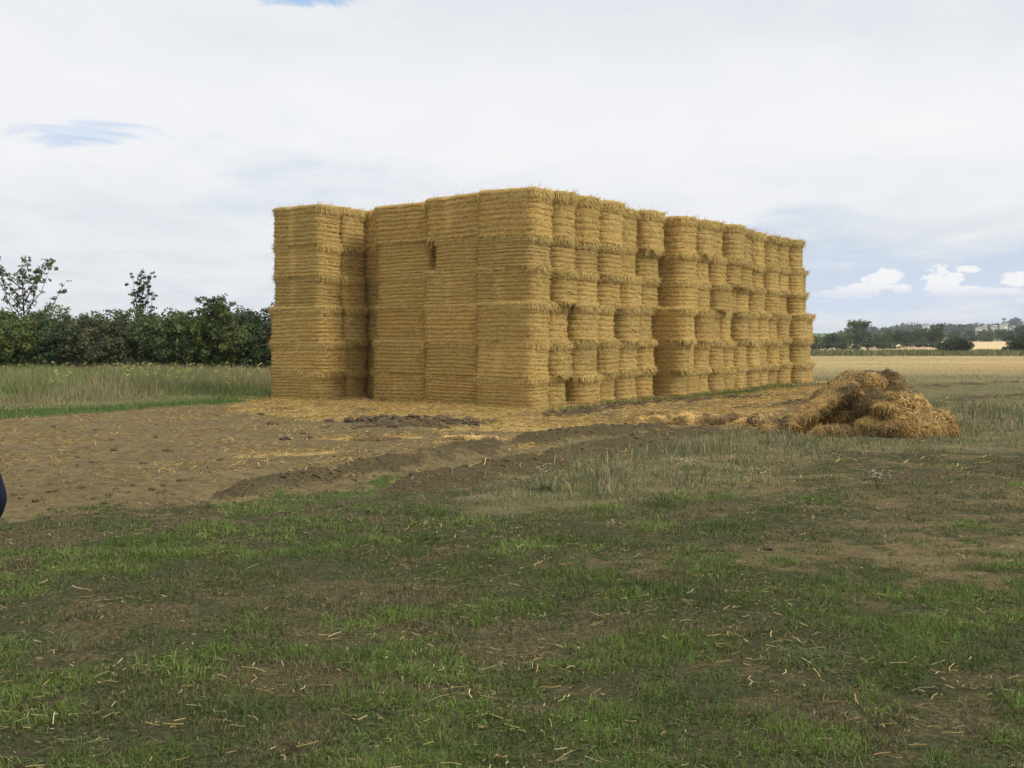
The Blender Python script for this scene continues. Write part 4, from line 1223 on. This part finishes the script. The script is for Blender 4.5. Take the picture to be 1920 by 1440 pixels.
for i, (px, py, wd, hh, rz, dep) in enumerate([(1737, 613, 9, 4.6, .3, 860), (1846, 616, 9, 4, -.2, 880), (1864, 615, 11, 4, .1, 890), (1882, 613, 10, 5, .4, 885), (1898, 616, 8, 3.6, 0, 880), (1835, 617, 7, 3.2, .2, 875)]):
    q = at_depth(px, py + 2.0, dep); wd *= .40; hh *= .6
    h_ = empty('house', q, rz)
    tag(h_, f"tiny pale house among the far trees, {ORD[i if i < 1 else [0, 2, 3, 4, 5, 1][i]]} from the left", 'house', 'distant houses on the rise')
    v, f = box(-wd / 2, wd / 2, -2.6, 2.6, -6, hh); quads('wall', v, f, M_WALL, h_)
    v = [(-wd / 2 - .2, -2.9, hh + .02), (wd / 2 + .2, -2.9, hh + .02), (wd / 2 + .2, 2.9, hh + .02), (-wd / 2 - .2, 2.9, hh + .02), (-wd / 2 - .1, 0, hh + 1.1), (wd / 2 + .1, 0, hh + 1.1)]
    me = bpy.data.meshes.new('roof'); me.from_pydata(v, [], [(0, 1, 5, 4), (2, 3, 4, 5), (1, 2, 5), (3, 0, 4), (0, 3, 2, 1)]); me.materials.append(M_ROOF)
    ro = bpy.data.objects.new('roof', me); COL.objects.link(ro); ro.parent = h_
    for xx in (-wd * .28, wd * .28):
        v, f = box(xx - .5, xx + .5, -2.66, -2.55, hh * .45, hh * .8); quads('window', v, f, M_GLS, h_)

# ------------------------------------------------------------------ small white flowering weeds
def flower(px, py, n, spread, label):
    q = G(px, py); x0, y0 = q; z0 = gz(x0, y0)
    r = empty('flowering_weed', (x0, y0, z0)); tag(r, label, 'weed', 'white flowering weeds in the stubble')
    rs = np.random.RandomState(int(px))
    sV = []; sF = []; hV = []; hF = []
    for i in range(n):
        a = rs.rand() * 6.28; rr = spread * rs.rand() ** .5; h_ = .10 + .10 * rs.rand()
        x, y = math.cos(a) * rr, math.sin(a) * rr * .7
        v, f = tube([(x * .3, y * .3, 0), (x * .8, y * .8, h_ * .6), (x, y, h_)], .002, .0015, 3); o_ = len(sV)
        sV += v; sF += [tuple(j + o_ for j in ff) for ff in f]
        # petals: ring of 8 narrow quads
        for k_ in range(8):
            b_ = k_ * math.pi / 4; c_, s__ = math.cos(b_), math.sin(b_); o_ = len(hV)
            R0, w0 = .013, .004
            hV += [(x - s__ * w0, y + c_ * w0, h_ + .004), (x + s__ * w0, y - c_ * w0, h_ + .004), (x + c_ * R0 + s__ * w0, y + s__ * R0 - c_ * w0, h_ + .010), (x + c_ * R0 - s__ * w0, y + s__ * R0 + c_ * w0, h_ + .010)]
            hF.append((o_, o_ + 1, o_ + 2, o_ + 3))
    quads('stems', np.array(sV), np.array(sF), M_LEAF, r, colr=np.tile([.08, .12, .04], (len(sV), 1)))
    quads('flower_heads', np.array(hV), np.array(hF), M_LEAF, r, colr=np.tile([.52, .53, .46], (len(hV), 1)))
flower(1650, 915, 34, .14, 'largest clump of small white daisies, right of centre below the heap')
flower(1287, 890, 16, .11, 'small white flower clump in the grass, middle of three')
flower(1022, 903, 12, .10, 'faint white flower clump, leftmost of three, behind the turf')
flower(1415, 905, 7, .12, 'few white flowers low in the weeds below the left foot of the heap')

# ------------------------------------------------------------------ person at the left edge, elbow just in view
def mat_noise(name, a, c_, sc, rough=.8):
    m, nb, p = principled(name, rough, .2); geo = nb.n('ShaderNodeTexCoord')
    nb.l(nb.mix(nb.noise(geo.outputs['Object'], sc, 3), a, c_), p.inputs['Base Color']); return m
M_SKIN = mat_noise('skin', (.42, .26, .19), (.50, .32, .24), 12, .6)
M_NAVY = mat_noise('navy_cloth', (.006, .009, .022), (.012, .017, .038), 40, .85)
M_TROU = mat_noise('trouser_cloth', (.018, .019, .022), (.032, .033, .037), 40, .85)
M_BOOT = mat_noise('boot_leather', (.02, .014, .010), (.035, .025, .018), 20, .5)
M_HAIR = mat_noise('hair', (.05, .035, .022), (.09, .065, .04), 60, .6)
pe = empty('person', (-2.185, 3.72, -.02))
tag(pe, 'person in a navy jacket at the left edge, only a bent elbow showing', 'person')
def skin_mesh(name, verts, edges, mats, assign, parent, levels=2):
    me = bpy.data.meshes.new(name); me.from_pydata([v[:3] for v in verts], edges, [])
    o = bpy.data.objects.new(name, me); COL.objects.link(o)
    sk = o.modifiers.new('skin', 'SKIN'); sub = o.modifiers.new('sub', 'SUBSURF'); sub.levels = levels; sub.render_levels = levels
    lay = me.skin_vertices[0].data
    for i, v in enumerate(verts):
        lay[i].radius = v[3] if isinstance(v[3], tuple) else (v[3], v[3]); lay[i].use_root = (i == 0)
    dg = bpy.context.evaluated_depsgraph_get()
    me2 = bpy.data.meshes.new_from_object(o.evaluated_get(dg))
    o.modifiers.clear(); o.data = me2
    me2.materials.clear()
    for m in mats: me2.materials.append(m)
    for pl in me2.polygons:
        pl.use_smooth = True; pl.material_index = assign(pl.center)
    o.parent = parent
    return o
vs = [(0, 0, .98, (.155, .11)), (0, 0, 1.12, (.150, .105)), (0, .0, 1.28, (.165, .115)), (0, -.01, 1.42, (.150, .095)), (0, 0, 1.50, (.062, .062)), (0, .01, 1.58, (.058, .06)),
      (0, .02, 1.66, (.080, .095)), (0, .015, 1.73, (.074, .088)), (0, .01, 1.765, (.045, .05)),
      # right arm: akimbo, elbow out to +x
      (.19, -.01, 1.40, .066), (.285, -.035, 1.24, .058), (.325, -.03, 1.095, .062), (.27, .07, 1.03, .046), (.20, .13, .985, .034), (.175, .17, .965, (.038, .022)),
      # left arm hanging
      (-.19, -.01, 1.40, .066), (-.245, -.02, 1.24, .056), (-.265, -.02, 1.12, .050), (-.27, .02, .98, .042), (-.27, .05, .87, .032), (-.27, .06, .79, (.022, .038)),
      # legs
      (.095, 0, .86, .098), (.105, .01, .66, .078), (.11, .01, .50, .064), (.11, -.015, .32, .060), (.11, -.02, .11, .046), (.11, .02, .05, .046), (.115, .14, .035, (.045, .03)),
      (-.095, 0, .86, .098), (-.105, .01, .66, .078), (-.11, .01, .50, .064), (-.11, -.015, .32, .060), (-.11, -.02, .11, .046), (-.11, .02, .05, .046), (-.115, .14, .035, (.045, .03))]
es = [(0, 1), (1, 2), (2, 3), (3, 4), (4, 5), (5, 6), (6, 7), (7, 8), (3, 9), (9, 10), (10, 11), (11, 12), (12, 13), (13, 14), (3, 15), (15, 16), (16, 17), (17, 18), (18, 19), (19, 20),
      (0, 21), (21, 22), (22, 23), (23, 24), (24, 25), (25, 26), (26, 27), (0, 28), (28, 29), (29, 30), (30, 31), (31, 32), (32, 33), (33, 34)]
def fing(base, dirs, lens, r):
    i0 = len(vs); prev = base[0]; P_ = Vector(base[1])
    for d_, l_ in zip(dirs, lens):
        P_ = P_ + Vector(d_).normalized() * l_
        vs.append((*P_, r)); es.append((prev, len(vs) - 1)); prev = len(vs) - 1; r *= .92
for k_ in range(4):   # hand resting on the hip: fingers spread along the jacket front
    fing((14, (.185 - k_ * .004, .175, .985 - k_ * .018)), [(-.6, 1, .05), (-1, .35, -.1), (-1, 0, -.2)], [.035, .028, .020 - .002 * abs(k_ - 1)], .0095)
fing((14, (.19, .15, 1.0)), [(-.4, -.3, .8), (-.6, .1, .8)], [.03, .025], .011)
for k_ in range(4):
    fing((20, (-.27, .035 + k_ * .018, .765)), [(0, .05, -1), (.15, .1, -1), (.4, .1, -1)], [.038, .028, .020 - .002 * abs(k_ - 1)], .0095)
fing((20, (-.265, .10, .81)), [(.1, .5, -.8), (.2, .2, -1)], [.03, .026], .011)
def asg(c_):
    x, y, z = c_
    if z > 1.50 and abs(x) < .12: return 0
    if x < -.2 and z < .86: return 0
    if x > .15 and y > .12 and z < 1.04: return 0
    if x < .17 and y > .135 and .93 < z < 1.03 and x > -.05: return 0
    if z > .90: return 1
    if z > .115: return 2
    return 3
skin_mesh('body', vs, es, [M_SKIN, M_NAVY, M_TROU, M_BOOT], asg, pe)
# hair, ears, nose as children of the head's thing
def ell(name, c_, r, mat, cut=None):
    bm = bmesh.new(); bmesh.ops.create_uvsphere(bm, u_segments=24, v_segments=16, radius=1)
    for v in bm.verts:
        v.co = Vector((v.co.x * r[0] + c_[0], v.co.y * r[1] + c_[1], v.co.z * r[2] + c_[2]))
    if cut: bmesh.ops.delete(bm, geom=[v for v in bm.verts if cut(v.co)], context='VERTS')
    me = bpy.data.meshes.new(name); bm.to_mesh(me); bm.free(); me.materials.append(mat)
    for pl in me.polygons: pl.use_smooth = True
    o = bpy.data.objects.new(name, me); COL.objects.link(o); o.parent = pe
    return o
ell('hair', (0, -.002, 1.715), (.088, .105, .085), M_HAIR, lambda c_: c_.y > .05 and c_.z < 1.745)
for s_ in (-1, 1): ell('ear', (s_ * .083, .01, 1.665), (.010, .018, .030), M_SKIN)
ell('nose', (0, .118, 1.655), (.013, .018, .024), M_SKIN)

# ------------------------------------------------------------------ air
M_AIR = bpy.data.materials.new('air'); M_AIR.use_nodes = True
an = M_AIR.node_tree
for n_ in list(an.nodes):
    if n_.type != 'OUTPUT_MATERIAL': an.nodes.remove(n_)
pv = an.nodes.new('ShaderNodeVolumePrincipled'); pv.inputs['Color'].default_value = (.86, .92, 1.0, 1)
pv.inputs['Density'].default_value = .00020; pv.inputs['Anisotropy'].default_value = .2
an.links.new(pv.outputs[0], an.nodes['Material Output'].inputs['Volume'])
V, F_ = box(-3400, 3400, -400, 5000, -4, 45)
hz = quads('haze', V, F_, M_AIR); hz['kind'] = 'stuff'
